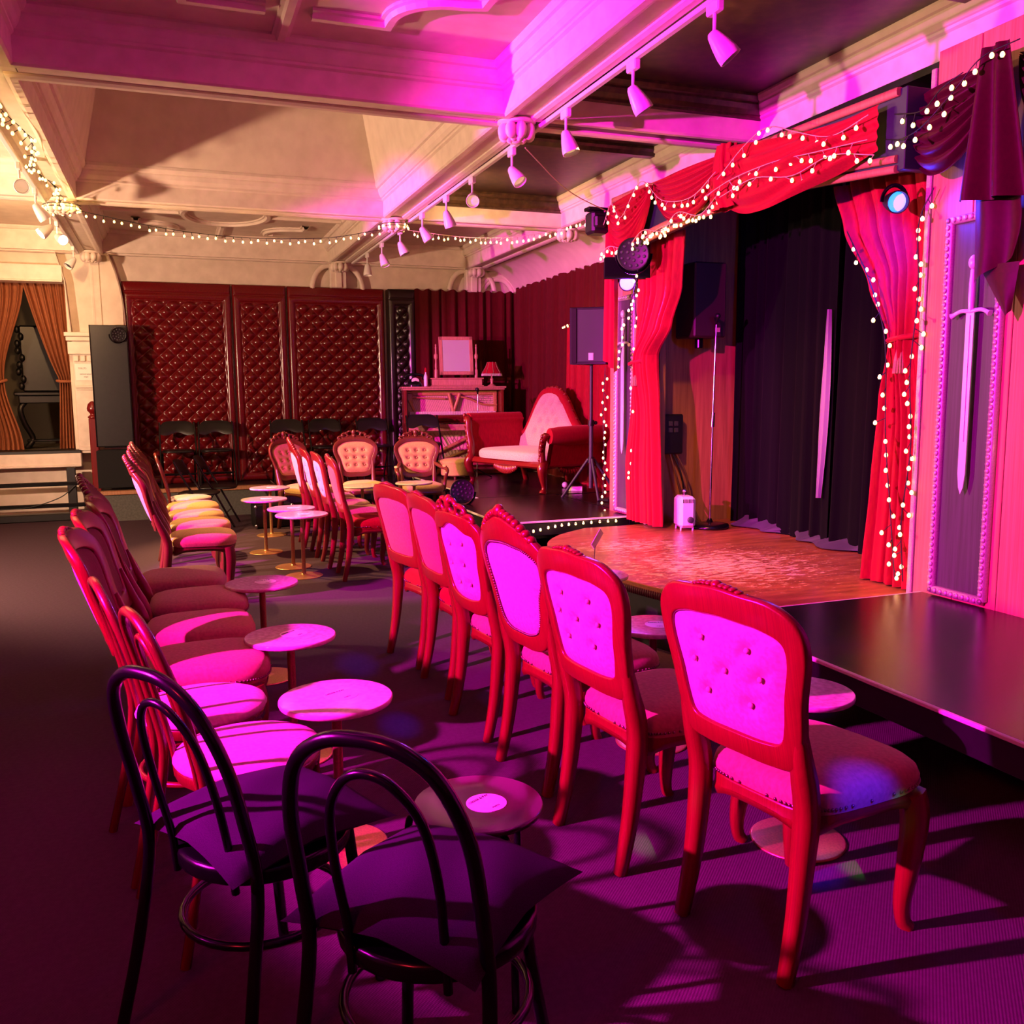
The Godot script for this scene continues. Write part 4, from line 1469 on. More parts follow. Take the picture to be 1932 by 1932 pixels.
func salon_chair(name_: String, label: String, kind: String, crest: int, wood: Material, seat: Material, front: Material, rear: Material, buttons: Array, nails: int, arms := false, group := "") -> Node3D:
	# faces +z; origin on the floor under the middle of the seat
	var o := thing(name_, label, "chair", Vector3.ZERO, 0.0, group)
	var rk := rake
	var wr := wrap
	var place := func(x: float, y: float, d: float) -> Vector3:
		return V(x, y, -0.205 - (y - 0.44) * rk - wr * (1.0 - pow(x / 0.25, 2)) + d)
	var sh := back_shapes(kind)
	ring_part(o, "back_frame", sym(sh[0]), sym(sh[1]), place, 0.034, wood)
	var bl := []
	for q in sym(sh[1]):
		bl.append(q)
	pad_part(o, "outer_back", bl, place, -0.004, -0.014, buttons, rear, 0.012)
	pad_part(o, "inner_back", bl, place, 0.004, 0.030, buttons if kind == "oval" else [], front, 0.020)
	# rear legs run on into the stiles
	for s in [-1.0, 1.0]:
		var b := MB.new()
		var pts := spline([V(s * 0.190, 0.0, -0.275), V(s * 0.188, 0.16, -0.240), V(s * 0.187, 0.32, -0.220), V(s * 0.189, 0.46, -0.214), V(s * 0.194, 0.60, -0.212 - 0.16 * rk), V(s * 0.199, 0.72, -0.212 - 0.28 * rk)], 4)
		var r := []
		for k in pts.size():
			r.append(lerpf(0.019, 0.029, minf(1.0, k / 10.0)) if k < 14 else lerpf(0.029, 0.013, (k - 14) / 6.0))
		b.tube(pts, r, 8, 4.0, V(0, 0, 1), false, 0.98)
		part(o, "rear_leg", b, wood)
	for s in [-1.0, 1.0]:
		var b := MB.new()
		var pts := spline([V(s * 0.200, 0.405, 0.200), V(s * 0.208, 0.33, 0.212), V(s * 0.203, 0.20, 0.204), V(s * 0.196, 0.09, 0.192), V(s * 0.197, 0.03, 0.196), V(s * 0.203, 0.0, 0.210)], 4)
		var r := []
		for k in pts.size():
			var t := k / float(pts.size() - 1)
			r.append(lerpf(0.036, 0.019, smoothstep(0.1, 0.8, t)) + (0.002 * smoothstep(0.85, 1.0, t)))
		b.tube(pts, r, 8, 3.0, V(0, 0, 1))
		part(o, "front_leg", b, wood)
	# rail
	var b := MB.new()
	var prof := [[0.92, 0.435], [0.985, 0.432], [1.0, 0.424], [1.0, 0.40], [1.02, 0.392], [0.985, 0.372], [0.93, 0.372]]
	b.grid(48, prof.size() - 1, func(u: float, w: float) -> Vector3:
		var k := int(round(w * (prof.size() - 1)))
		var q := seat_outline(u, 0.235, 0.19, 0.235, 0.205)
		var dip := 0.014 * cos(u * TAU * 4.0) if k >= 4 else 0.0
		return V(q.x * prof[k][0], prof[k][1] + dip, q.y * prof[k][0]), true)
	part(o, "seat_rail", b, wood)
	b = MB.new()
	var cp := [[0.99, 0.420], [1.01, 0.436], [1.02, 0.455], [0.99, 0.476], [0.92, 0.492], [0.75, 0.505], [0.5, 0.513], [0.25, 0.516], [0.0, 0.517]]
	b.grid(48, cp.size() - 1, func(u: float, w: float) -> Vector3:
		var k := int(round(w * (cp.size() - 1)))
		var q := seat_outline(u, 0.242, 0.195, 0.245, 0.20)
		return V(q.x * cp[k][0], cp[k][1], q.y * cp[k][0]), true)
	var cushion := part(o, "seat", b, seat)
	if nails > 0:
		b = MB.new()
		for k in 90:
			var q := seat_outline(k / 90.0, 0.246, 0.199, 0.249, 0.204)
			b.ball(V(q.x, 0.437, q.y), V(0.0048, 0.0048, 0.0048), 6, 4)
		if nails > 1:
			var a := spline(sym(sh[1]), 8, true)
			for k in range(0, a.size(), 1):
				b.ball(place.call(a[k].x * 0.985, 0.76 + (a[k].y - 0.76) * 0.985, -0.012), V(0.0052, 0.0052, 0.0052), 6, 4)
		part(cushion, "nailheads", b, M.nail).set_meta("kind", "stuff")
	if crest > 0:
		b = MB.new()
		var top: Vector2 = sh[0][sh[0].size() - 1]
		if crest == 1:
			# a small carved flower with leaves on the top rail
			b.ball(place.call(0.0, top.y + 0.004, 0.004), V(0.016, 0.012, 0.016), 8, 6)
			for k in 5:
				for s in [-1.0, 1.0]:
					b.ball(place.call(s * (0.022 + 0.017 * k), top.y + 0.004 - 0.0014 * k * k * 0.6, 0.002), V(0.012, 0.007 - 0.0006 * k, 0.014), 8, 5)
		elif crest == 2:
			# knuckled leaf carving stepping down either shoulder
			for s in [-1.0, 1.0]:
				for k in 7:
					var t := k / 6.0
					var x: float = s * lerpf(0.03, 0.185, t)
					var y: float = lerpf(top.y + 0.012, 0.975, t * t * 0.55 + t * 0.45)
					b.ball(place.call(x, y, 0.0), V(0.020, 0.017, 0.020), 8, 6)
			b.ball(place.call(0, top.y + 0.02, 0), V(0.028, 0.026, 0.022), 10, 6)
		else:
			# pierced scrolls: a centre shell and open loops along the crest
			for s in [-1.0, 1.0]:
				for q in [[0.045, 0.055, 0.036, 0.030], [0.110, 0.036, 0.036, 0.026], [0.165, 0.006, 0.028, 0.020]]:
					var lp := []
					for k in 14:
						var a := TAU * k / 14.0
						lp.append(place.call(s * (q[0] + cos(a) * q[2]), top.y - 0.022 + q[1] + sin(a) * q[3] - 0.004, 0.0))
					b.tube(lp, 0.0115, 6, 2.0, Vector3.ZERO, true)
				for k in 4:
					b.ball(place.call(s * (0.05 + 0.042 * k), top.y + 0.058 - 0.016 * k - 0.004 * k * k, 0.0), V(0.018, 0.012, 0.017), 8, 5)
			b.ball(place.call(0, top.y + 0.045, 0.004), V(0.026, 0.034, 0.02), 10, 7)
			b.ball(place.call(0, top.y + 0.005, 0.012), V(0.020, 0.020, 0.015), 10, 7)
		part(o, "carved_crest", b, wood)
	if arms:
		for s in [-1.0, 1.0]:
			b = MB.new()
			var pts := spline([place.call(s * 0.205, 0.70, 0.0), V(s * 0.255, 0.665, -0.10), V(s * 0.285, 0.655, 0.02), V(s * 0.285, 0.635, 0.10), V(s * 0.270, 0.60, 0.125), V(s * 0.258, 0.52, 0.09), V(s * 0.245, 0.42, 0.10)], 5)
			var r := []
			for k in pts.size():
				r.append(0.020)
			b.tube(pts, r, 8, 3.0)
			part(o, "arm", b, wood)
			b = MB.new()
			b.ball(V(s * 0.277, 0.678, -0.03), V(0.024, 0.016, 0.075), 10, 6)
			part(o, "arm_pad", b, front)
	return o


func bentwood_chair(label: String, frame: Material, cushion: Material, square: bool, group := "") -> Node3D:
	var o := thing("bentwood_chair", label, "chair", Vector3.ZERO, 0.0, group)
	var b := MB.new()
	var half := [V(0.215, 0, -0.275), V(0.197, 0.22, -0.225), V(0.186, 0.44, -0.190), V(0.183, 0.60, -0.215), V(0.176, 0.74, -0.25), V(0.140, 0.855, -0.285), V(0.075, 0.912, -0.302), V(0, 0.925, -0.306)]
	var loop := half.duplicate()
	for k in range(half.size() - 2, -1, -1):
		loop.append(half[k] * V(-1, 1, 1))
	b.tube(spline(loop, 5), 0.0145, 10)
	part(o, "back_loop", b, frame)
	b = MB.new()
	half = [V(0.100, 0.40, -0.178), V(0.100, 0.50, -0.190), V(0.104, 0.64, -0.222), V(0.090, 0.765, -0.255), V(0.048, 0.835, -0.278), V(0, 0.855, -0.284)]
	loop = half.duplicate()
	for k in range(half.size() - 2, -1, -1):
		loop.append(half[k] * V(-1, 1, 1))
	b.tube(spline(loop, 5), 0.0095, 8)
	part(o, "inner_loop", b, frame)
	b = MB.new()
	b.lathe([Vector2(0.150, 0.415), Vector2(0.196, 0.413), Vector2(0.205, 0.420), Vector2(0.207, 0.445), Vector2(0.203, 0.456), Vector2(0.19, 0.46), Vector2(0.10, 0.455), Vector2(0.0, 0.452)], 32)
	part(o, "seat_ring", b, frame)
	b = MB.new()
	var rg := []
	for k in 32:
		rg.append(V(cos(TAU * k / 32) * 0.192, 0.27, sin(TAU * k / 32) * 0.192 - 0.01))
	b.tube(rg, 0.0105, 8, 2.0, Vector3.ZERO, true)
	part(o, "stretcher_ring", b, frame)
	for s in [-1.0, 1.0]:
		b = MB.new()
		b.tube(spline([V(s * 0.135, 0.43, 0.145), V(s * 0.148, 0.27, 0.160), V(s * 0.178, 0.0, 0.205)], 5), 0.0145, 10)
		part(o, "front_leg", b, frame)
	b = MB.new()
	if square:
		# a loose knife-edged pillow
		for sg in [1.0, -1.0]:
			b.grid(26, 26, func(u: float, w: float) -> Vector3:
				var x: float = (u * 2 - 1) * sg
				var z := w * 2 - 1
				var pin := 0.225 * (1.0 - 0.085 * (1.0 - z * z))
				var piz := 0.225 * (1.0 - 0.085 * (1.0 - x * x))
				var th := pow(maxf(0, (1 - x * x) * (1 - z * z)), 0.42)
				var rip := 0.004 * sin(x * 7.0 + z * 3.0) * th
				return V(x * pin, 0.494 + (0.062 if sg > 0 else -0.036) * th + rip * sg - 0.022 * absf(x * z), -z * piz + 0.005))
		part(o, "cushion", b, cushion).rotation.y = -0.17
	else:
		b.lathe([Vector2(0.185, 0.448), Vector2(0.204, 0.452), Vector2(0.212, 0.464), Vector2(0.205, 0.478), Vector2(0.17, 0.489), Vector2(0.09, 0.495), Vector2(0.0, 0.496)], 32)
		part(o, "seat_pad", b, cushion)
	return o


func folding_chair(label: String, group: String) -> Node3D:
	var o := thing("folding_chair", label, "chair", Vector3.ZERO, 0.0, group)
	for s in [-1.0, 1.0]:
		var b := MB.new()
		b.tube([V(s * 0.215, 0, 0.24), V(s * 0.213, 0.42, 0.03), V(s * 0.211, 0.66, -0.10), V(s * 0.205, 0.80, -0.168)], 0.0115, 8)
		part(o, "front_leg", b, M.black_steel)
		b = MB.new()
		b.tube([V(s * 0.19, 0, -0.25), V(s * 0.19, 0.42, 0.0)], 0.0110, 8)
		part(o, "rear_leg", b, M.black_steel)
	var b := MB.new()
	b.tube([V(-0.21, 0.17, 0.156), V(0.21, 0.17, 0.156)], 0.008, 6)
	b.tube([V(-0.19, 0.13, -0.175), V(0.19, 0.13, -0.175)], 0.008, 6)
	b.tube([V(-0.21, 0.44, 0.02), V(0.21, 0.44, 0.02)], 0.008, 6)
	part(o, "cross_bar", b, M.black_steel)
	b = MB.new()
	b.grid(40, 8, func(u: float, w: float) -> Vector3:
		var q := seat_outline(u, 0.195, 0.185, 0.205, 0.195)
		var pr := [[0.0, 0.432], [0.9, 0.432], [0.99, 0.436], [1.0, 0.446], [0.985, 0.456], [0.9, 0.462], [0.5, 0.464], [0.2, 0.465], [0.0, 0.465]]
		var k := int(round(w * 8))
		return V(q.x * pr[k][0], pr[k][1], q.y * pr[k][0] + 0.03), true)
	part(o, "seat", b, M.black_vinyl)
	b = MB.new()
	# curved back pad with rounded upper corners and a waved lower edge
	for sg in [1.0, -1.0]:
		b.grid(24, 8, func(u: float, w: float) -> Vector3:
			var x: float = (u * 2 - 1) * sg
			var lo := 0.655 + 0.018 * cos(x * PI * 1.5)
			var hi := 0.815 - 0.075 * pow(absf(x), 6.0)
			var y := lerpf(lo, hi, w)
			var e := 1.0 - pow(absf(w * 2 - 1), 4.0)
			var zc := -0.095 - (y - 0.655) * 0.47 - 0.035 * (1.0 - x * x)
			return V(x * 0.208, y, zc + sg * (0.003 + 0.010 * e * (1.0 - pow(x, 8.0)))))
	part(o, "back_pad", b, M.black_vinyl)
	return o


func round_table(label: String, at: Vector3, r: float, h: float, turn: float, top: Material, pole: Material, with_label: bool, group := "small round tables") -> Node3D:
	var o := thing("round_table", label, "table", at, turn, group)
	var b := MB.new()
	b.lathe([Vector2(0, h - 0.020), Vector2(r * 0.96, h - 0.020), Vector2(r - 0.002, h - 0.017), Vector2(r, h - 0.010), Vector2(r - 0.001, h - 0.003), Vector2(r - 0.005, h), Vector2(r * 0.5, h), Vector2(0, h)], 48)
	part(o, "tabletop", b, top)
	b = MB.new()
	b.lathe([Vector2(0.0165, 0.012), Vector2(0.0165, h - 0.045), Vector2(0.05, h - 0.032), Vector2(0.06, h - 0.021)], 16)
	part(o, "pedestal", b, pole)
	b = MB.new()
	b.lathe([Vector2(0.155, 0.0), Vector2(0.157, 0.004), Vector2(0.150, 0.009), Vector2(0.05, 0.013), Vector2(0.022, 0.018), Vector2(0.017, 0.03)], 36)
	part(o, "base_plate", b, M.brass)
	if with_label:
		table_label(o, h, V(0.02, 0, 0))
	return o


func table_label(o: Node3D, h: float, off: Vector3) -> void:
	var b := MB.new()
	b.lathe([Vector2(0.056, h - 0.001), Vector2(0.056, h + 0.001), Vector2(0.0, h + 0.0012)], 32, off)
	o = part(o, "round_sticker", b, M.label)
	letters(o, "ORDER & PAY", 0.0125, off + V(0, h + 0.0018, -0.030), Basis(Vector3.RIGHT, -PI / 2), M.ink)
	letters(o, "menu", 0.010, off + V(0, h + 0.0018, 0.034), Basis(Vector3.RIGHT, -PI / 2), M.ink)


func put(o: Node3D, at: Vector3, fx: float, fz: float) -> void:
	o.position = at
	o.rotation.y = face_turn(fx, fz)


func seating() -> void:
	var six := [Vector2(-0.085, 0.86), Vector2(0.075, 0.86), Vector2(-0.115, 0.79), Vector2(0.0, 0.785), Vector2(0.115, 0.79), Vector2(-0.075, 0.71), Vector2(0.075, 0.71)]
	var G := "front row of chairs along the stage"
	# front row, from the nearest
	var c1 := salon_chair("salon_chair", "nearest salon chair by the stage, buttoned pale back with small carved flower on top", "square", 1, M.mahogany, M.tan_velvet, M.tan_velvet, M.beige_velvet, six, 1, false, G)
	put(c1, V(1.615, 0, -1.99), 0.975, -0.20)
	var c2 := copy(c1, V(1.49, 0, -2.60), face_turn(0.985, -0.12), "second salon chair from the near end by the stage, buttoned pale back, plain rounded top", G)
	var c3 := salon_chair("salon_chair", "balloon-backed salon chair with scalloped carved top and nail-studded pale back", "balloon", 2, M.mahogany, M.tan_velvet, M.tan_velvet, M.beige_velvet, [], 2, false, G)
	put(c3, V(1.49, 0, -3.20), 0.985, -0.13)
	var five := [Vector2(-0.07, 0.855), Vector2(0.06, 0.84), Vector2(-0.05, 0.76), Vector2(0.085, 0.75), Vector2(0.03, 0.67), Vector2(-0.08, 0.675)]
	var c4 := salon_chair("salon_chair", "salon chair with tall pierced scroll crest and buttoned pale back in the stage row", "crest", 3, M.mahogany, M.tan_velvet, M.tan_velvet, M.beige_velvet, five, 1, false, G)
	put(c4, V(1.46, 0, -3.78), 0.985, -0.11)
	var c5 := salon_chair("salon_chair", "salon chair with plain rose cloth back, second from the far end of the stage row", "square", 1, M.mahogany, M.red_seat, M.red_seat, M.rose_cloth, [], 1, false, G)
	put(c5, V(1.47, 0, -4.36), 0.985, -0.06)
	var c6 := salon_chair("salon_chair", "salon chair with plain strong pink back at the far end of the stage row", "square", 1, M.mahogany, M.red_seat, M.red_seat, M.rose_cloth, [], 1, false, G)
	put(c6, V(1.43, 0, -4.93), 0.97, -0.20)
	# middle far row
	G = "row of four chairs beyond the front row"
	var m1 := copy(c6, V(1.52, 0, -7.38), face_turn(0.99, 0.03), "salon chair with plain pink back and dark red seat, nearest of the far row", G)
	var m2 := salon_chair("salon_chair", "buttoned pale-backed salon chair, second of the far row", "square", 0, M.mahogany, M.tan_velvet, M.tan_velvet, M.beige_velvet, five, 0, false, G)
	put(m2, V(1.49, 0, -7.98), 0.99, 0.0)
	copy(m2, V(1.47, 0, -8.56), face_turn(0.99, 0.02), "buttoned pale-backed salon chair, third of the far row", G)
	copy(c3, V(1.44, 0, -9.16), face_turn(0.99, 0.02), "pale-backed salon chair at the far end of the far row, beside the gilt chairs", G)
	# gilt tufted chairs facing the camera
	G = "gold tufted chairs facing the room"
	var tuft := []
	for j in 3:
		for i in 3:
			tuft.append(Vector2(-0.10 + 0.10 * i + (0.05 if j == 1 else 0.0) - (0.0 if j != 1 else 0.05), 0.85 - 0.085 * j))
	var y2 := salon_chair("salon_chair", "gold tufted side chair with carved wooden crest facing the room, middle of three", "oval", 3, M.walnut, M.gold_velvet, M.gold_velvet, M.gold_velvet, tuft, 0, false, G)
	put(y2, V(2.02, 0, -10.32), 0.05, 1.0)
	var y3 := salon_chair("salon_chair", "gold tufted armchair with carved wooden crest facing the room, beside the chaise", "oval", 3, M.walnut, M.tan_velvet, M.gold_velvet, M.gold_velvet, tuft, 0, true, G)
	put(y3, V(2.62, 0, -9.95), -0.10, 1.0)
	copy(y2, V(1.38, 0, -10.28), face_turn(0.55, 0.83), "gold tufted side chair half hidden behind the far row of chairs", G)
	# left row
	G = "row of chairs on the left of the aisle"
	var b1 := bentwood_chair("nearest black steel cafe chair with square purple cushion, right of the pair", M.black_steel, M.cushion_purple, true, G)
	put(b1, V(0.46, 0, -1.69), 0.64, -0.77)
	var b2 := copy(b1, V(0.16, 0, -2.17), face_turn(0.80, -0.60), "black steel cafe chair with square purple cushion, left of the pair", G)
	var w1 := bentwood_chair("brown bentwood chair with round pale seat right behind the left black cafe chair", M.bentwood, M.beige_velvet, false, G)
	put(w1, V(0.16, 0, -2.66), 0.95, -0.28)
	copy(w1, V(0.045, 0, -3.12), face_turn(0.97, -0.20), "brown bentwood chair with round pale seat, second and farther of the two", G)
	rake = 0.34
	wrap = 0.05
	var u1 := salon_chair("salon_chair", "salon chair with glossy red frame and pale back, nearest upholstered one of left row", "square", 1, M.mahogany, M.tan_velvet, M.brown_velvet, M.beige_velvet, [], 1, false, G)
	put(u1, V(0.05, 0, -3.66), 0.995, 0.03)
	copy(u1, V(0.04, 0, -4.22), face_turn(0.995, 0.03), "salon chair with glossy red frame and pale back, second upholstered one of left row", G)
	copy(u1, V(0.05, 0, -4.78), face_turn(0.99, 0.0), "salon chair third upholstered one of left row, hidden behind its neighbour's back", G)
	var u4 := salon_chair("salon_chair", "dark salon chair with blocky carved crest at the far end of the left row", "balloon", 2, M.walnut, M.tan_velvet, M.brown_velvet, M.walnut, [], 0, false, G)
	put(u4, V(-0.02, 0, -5.42), 0.99, -0.02)
	# tan seats further along
	G = "row of carved tan chairs by the platform"
	var t1 := salon_chair("salon_chair", "carved dark chair with tan seat and pale outer back, nearest of the tan row", "balloon", 2, M.walnut, M.gold_velvet, M.tan_velvet, M.beige_velvet, [], 0, false, G)
	put(t1, V(0.14, 0, -7.02), 0.99, 0.0)
	copy(t1, V(0.14, 0, -7.68), face_turn(0.99, 0.02), "carved dark chair with tan seat, second of the tan row", G)
	copy(t1, V(0.12, 0, -8.32), face_turn(0.99, 0.0), "carved dark chair with tan seat, third of the tan row", G)
	copy(t1, V(0.11, 0, -8.96), face_turn(0.99, 0.02), "carved dark chair with tan seat, fourth of the tan row", G)
	var w5 := bentwood_chair("brown bentwood chair with pale round seat at the far end of the tan row", M.bentwood, M.beige_velvet, false, G)
	put(w5, V(0.13, 0, -9.72), 0.99, 0.0)
	# folding chairs on the platforms
	G = "black folding chairs against the quilted wall"
	var fx := [[0.06, -12.15, "folding chair at the left end of the platform against the quilted wall"], [0.52, -12.15, "second black folding chair from the left on the platform, under the first quilted panel"], [1.42, -12.15, "third black folding chair from the left, before the narrow quilted panel"], [1.92, -12.15, "fourth black folding chair from the left, before the wide quilted panel"], [2.56, -12.15, "fifth black folding chair from the left, behind the gold side chair"]]
	var f0: Node3D
	for k in fx.size():
		var q: Array = fx[k]
		if k == 0:
			f0 = folding_chair(q[2], G)
			put(f0, V(q[0], BACK, q[1]), 0.02, 1)
		else:
			copy(f0, V(q[0], BACK, q[1]), face_turn(0.03 * k - 0.05, 1), q[2], G)
	copy(f0, V(3.05, DECK, -11.35), face_turn(-0.03, 1), "black folding chair in front of the piano keyboard", G)
	G = "black folding chairs in the tan row"
	copy(f0, V(0.20, 0, -10.42), face_turn(0.98, 0.2), "black folding chair on the carpet before the platform, nearer of two", G)
	copy(f0, V(0.42, 0, -11.0), face_turn(0.98, 0.2), "black folding chair on the carpet before the platform, farther of two", G)
	# tables
	round_table("marble-topped round table with sticker beside the dark purple cushions, nearest in the aisle", V(0.455, 0, -2.88), 0.185, 0.52, 0.5, M.marble_top, M.brass, true)
	round_table("marble-topped round table with sticker, second along the left row", V(0.41, 0, -3.72), 0.185, 0.52, 0.7, M.marble_top, M.brass, true)
	round_table("marble-topped round table with sticker, third along the left row", V(0.40, 0, -4.86), 0.188, 0.52, 0.3, M.marble_top, M.brass, true)
	round_table("pale round table nearest of four standing in the far aisle", V(0.965, 0, -7.55), 0.215, 0.525, 0.0, M.marble_top, M.brass, true)
	round_table("pale round table just behind the nearest in the far aisle", V(0.935, 0, -8.0), 0.205, 0.525, 0.0, M.marble_top, M.brass, true)
	round_table("pale round table third in the far aisle, left of the others", V(0.785, 0, -8.86), 0.215, 0.52, 0.0, M.marble_top, M.brass, true)
	round_table("pale round table farthest of four in the far aisle", V(0.945, 0, -9.94), 0.21, 0.52, 0.0, M.marble_top, M.brass, true)
	round_table("cream round table left of two in front of the gold side chair", V(1.88, 0, -9.62), 0.22, 0.53, 0.0, M.marble_top, M.brass, false)
	round_table("cream round table in front of the gold armchair", V(2.40, 0, -9.42), 0.20, 0.56, 0.0, M.marble_top, M.brass, false)
	round_table("pale round table partly behind the far end of the front row", V(2.06, 0, -8.5), 0.19, 0.52, 0.0, M.marble_top, M.brass, false)
	round_table("marble round table behind the nearest salon chair, in front of the stage deck", V(1.90, 0, -2.36), 0.165, 0.52, 0.2, M.marble_top, M.mahogany, false)
	round_table("round table with sticker seen between the two nearest salon chairs", V(1.87, 0, -3.30), 0.17, 0.52, -0.3, M.marble_top, M.mahogany, true)
	round_table("pale round table carrying the menu card in front of the wooden stage", V(2.12, 0, -4.36), 0.17, 0.52, 0.0, M.marble_top, M.mahogany, false)
	# the dark low table by the nearest cushions
	var o := thing("round_table", "low dark round table on bent black legs with bright sticker, behind nearest cushion", "table", V(0.685, 0, -2.10), 0.5, "small round tables")
	var b := MB.new()
	b.lathe([Vector2(0, 0.438), Vector2(0.155, 0.438), Vector2(0.166, 0.442), Vector2(0.168, 0.450), Vector2(0.164, 0.458), Vector2(0.08, 0.458), Vector2(0, 0.458)], 48)
	part(o, "tabletop", b, M.dark_top)
	for k in 3:
		var a := TAU * k / 3.0 + 0.15
		b = MB.new()
		b.tube(spline([V(cos(a) * 0.12, 0.43, -sin(a) * 0.12), V(cos(a) * 0.165, 0.42, -sin(a) * 0.165), V(cos(a) * 0.185, 0.36, -sin(a) * 0.185), V(cos(a) * 0.20, 0.0, -sin(a) * 0.20)], 5), 0.010, 8)
		part(o, "leg", b, M.black_steel)
	b = MB.new()
	b.lathe([Vector2(0.052, 0.457), Vector2(0.052, 0.4595), Vector2(0.0, 0.4598)], 32, V(0.01, 0, 0.02))
	o = part(o, "round_sticker", b, M.label)
	letters(o, "ORDER & PAY", 0.0115, V(0.01, 0.4605, -0.008), Basis(Vector3.RIGHT, -PI / 2), M.ink)
	letters(o, "menu", 0.010, V(0.01, 0.4605, 0.052), Basis(Vector3.RIGHT, -PI / 2), M.ink)


func chaise() -> void:
	var o := thing("chaise_longue", "red velvet chaise with pale seat, tall tufted back and carved wooden frame on the deck", "sofa", V(3.90, DECK, -9.72), face_turn(-0.96, 0.28))
	o.scale = V(1, 1, 1.25)
	var b := MB.new()
	# seat: pale cushion
	b.grid(48, 8, func(u: float, w: float) -> Vector3:
		var q := seat_outline(u, 0.66, 0.66, 0.335, 0.30)
		var pr := [[0.985, 0.335], [1.0, 0.36], [1.0, 0.39], [0.985, 0.415], [0.94, 0.435], [0.8, 0.448], [0.5, 0.455], [0.2, 0.457], [0.0, 0.457]]
		var k := int(round(w * 8))
		return V(q.x * pr[k][0], pr[k][1], q.y * pr[k][0]), true)
	part(o, "seat", b, M.beige_velvet)
	b = MB.new()
	b.box(V(0, 0.30, 0.31), V(1.36, 0.075, 0.05), 0.02)
	b.box(V(0, 0.30, -0.28), V(1.36, 0.075, 0.05), 0.02)
	b.box(V(0.69, 0.30, 0.0), V(0.05, 0.075, 0.60), 0.02)
	b.box(V(-0.69, 0.30, 0.0), V(0.05, 0.075, 0.60), 0.02)
	part(o, "frame_rail", b, M.mahogany)
	b = MB.new()
	# carved apron hanging in the middle of the front rail and under the near end
	for k in 15:
		var t := k / 14.0 * 2 - 1
		b.ball(V(t * 0.20, 0.255 - 0.035 * (1 - t * t), 0.32), V(0.022, 0.030 + 0.02 * (1 - t * t), 0.018), 8, 5)
	for k in 9:
		b.ball(V(0.705, 0.25 - 0.03 * sin(k / 8.0 * PI), -0.10 + 0.03 * k), V(0.018, 0.030, 0.022), 8, 5)
	part(o, "carved_apron", b, M.mahogany)
	# tall back, high at the far end and sweeping down towards the near end
	var hgt := func(x: float) -> float:
		# x from -0.68 (far) to 0.68 (near)
		var bump := exp(-pow((x + 0.26) / 0.30, 4)) if x < -0.26 else exp(-pow((x + 0.26) / 0.46, 2.4))
		return 0.56 + 0.53 * bump - 0.06 * smoothstep(0.2, 0.6, x) * 0.0
	b = MB.new()
	for sg in [1.0, -1.0]:
		b.grid(64, 24, func(u: float, w: float) -> Vector3:
			var x: float = (u - 0.5) * 1.34 * sg
			var h: float = hgt.call(x)
			var y := lerpf(0.40, h, w)
			var e := 1.0 - pow(absf(w * 2 - 1), 6.0)
			var d := 0.03 * e
			if sg > 0:
				for j in 4:
					for i in 3:
						var bx := -0.42 + 0.15 * i + (0.075 if j % 2 == 1 else 0.0)
						var by := 0.62 + 0.12 * j
						d -= 0.040 * exp(-(pow(x - bx, 2) + pow(y - by, 2)) / 0.0009)
						d -= 0.018 * exp(-pow(x - bx, 2) / 0.0002) * exp(-pow(y - by, 2) / 0.004)
			return V(x, y, -0.30 - (y - 0.40) * 0.16 + sg * (0.03 + d)))
	part(o, "tufted_back", b, M.beige_velvet)
	b = MB.new()
	var crest := []
	for k in 41:
		var x := lerpf(-0.68, 0.68, k / 40.0)
		var y: float = hgt.call(x)
		crest.append(V(x, y + 0.01, -0.30 - (y - 0.40) * 0.16))
	b.tube(crest, 0.045, 8, 3.0, V(0, 0, 1))
	part(o, "top_rail", b, M.red_velvet)
	b = MB.new()
	for k in 22:
		var x := lerpf(-0.40, 0.24, k / 21.0)
		var y: float = hgt.call(x)
		b.ball(V(x, y + 0.045 + 0.012 * sin(k * 2.2), -0.31 - (y - 0.40) * 0.16), V(0.026, 0.024, 0.022), 8, 5)
	for k in 8:
		b.ball(V(0.40 + 0.035 * k, 0.60 + 0.10 * exp(-pow((k - 5) / 1.8, 2)), -0.33), V(0.024, 0.034, 0.022), 8, 5)
	part(o, "carved_crest", b, M.mahogany)
	# far end: a straight rolled end panel; near end: a fat scroll arm
	b = MB.new()
	for sg in [1.0, -1.0]:
		b.grid(20, 20, func(u: float, w: float) -> Vector3:
			var z: float = (u - 0.5) * 0.62 * sg
			var y := lerpf(0.32, 0.80, w)
			var roll := 0.05 * smoothstep(0.80, 1.0, w)
			return V(-0.70 - 0.06 * w + sg * (0.045 + roll * sqrt(maxf(0.0, 1.0 - pow((w - 0.9) / 0.1, 2)) if w > 0.8 else 0.0)) , y, z))
	b.tube([V(-0.76, 0.785, -0.31), V(-0.76, 0.785, 0.31)], 0.065, 14)
	part(o, "end_panel", b, M.red_velvet)
	b = MB.new()
	b.tube(spline([V(-0.76, 0.80, 0.33), V(-0.70, 0.76, 0.34), V(-0.69, 0.62, 0.34), V(-0.65, 0.48, 0.34), V(-0.67, 0.30, 0.33)], 5), 0.034, 8, 3.0)
	for k in 8:
		b.ball(V(-0.74 + 0.012 * k, 0.82 - 0.06 * k, 0.36), V(0.022, 0.03, 0.02), 8, 5)
	part(o, "carved_post", b, M.mahogany)
	b = MB.new()
	b.tube([V(0.83, 0.63, -0.36), V(0.82, 0.63, -0.2), V(0.80, 0.625, 0.0), V(0.78, 0.62, 0.2), V(0.76, 0.62, 0.30)], [0.085, 0.10, 0.105, 0.10, 0.085], 18)
	part(o, "scroll_arm", b, M.red_velvet)
	b = MB.new()
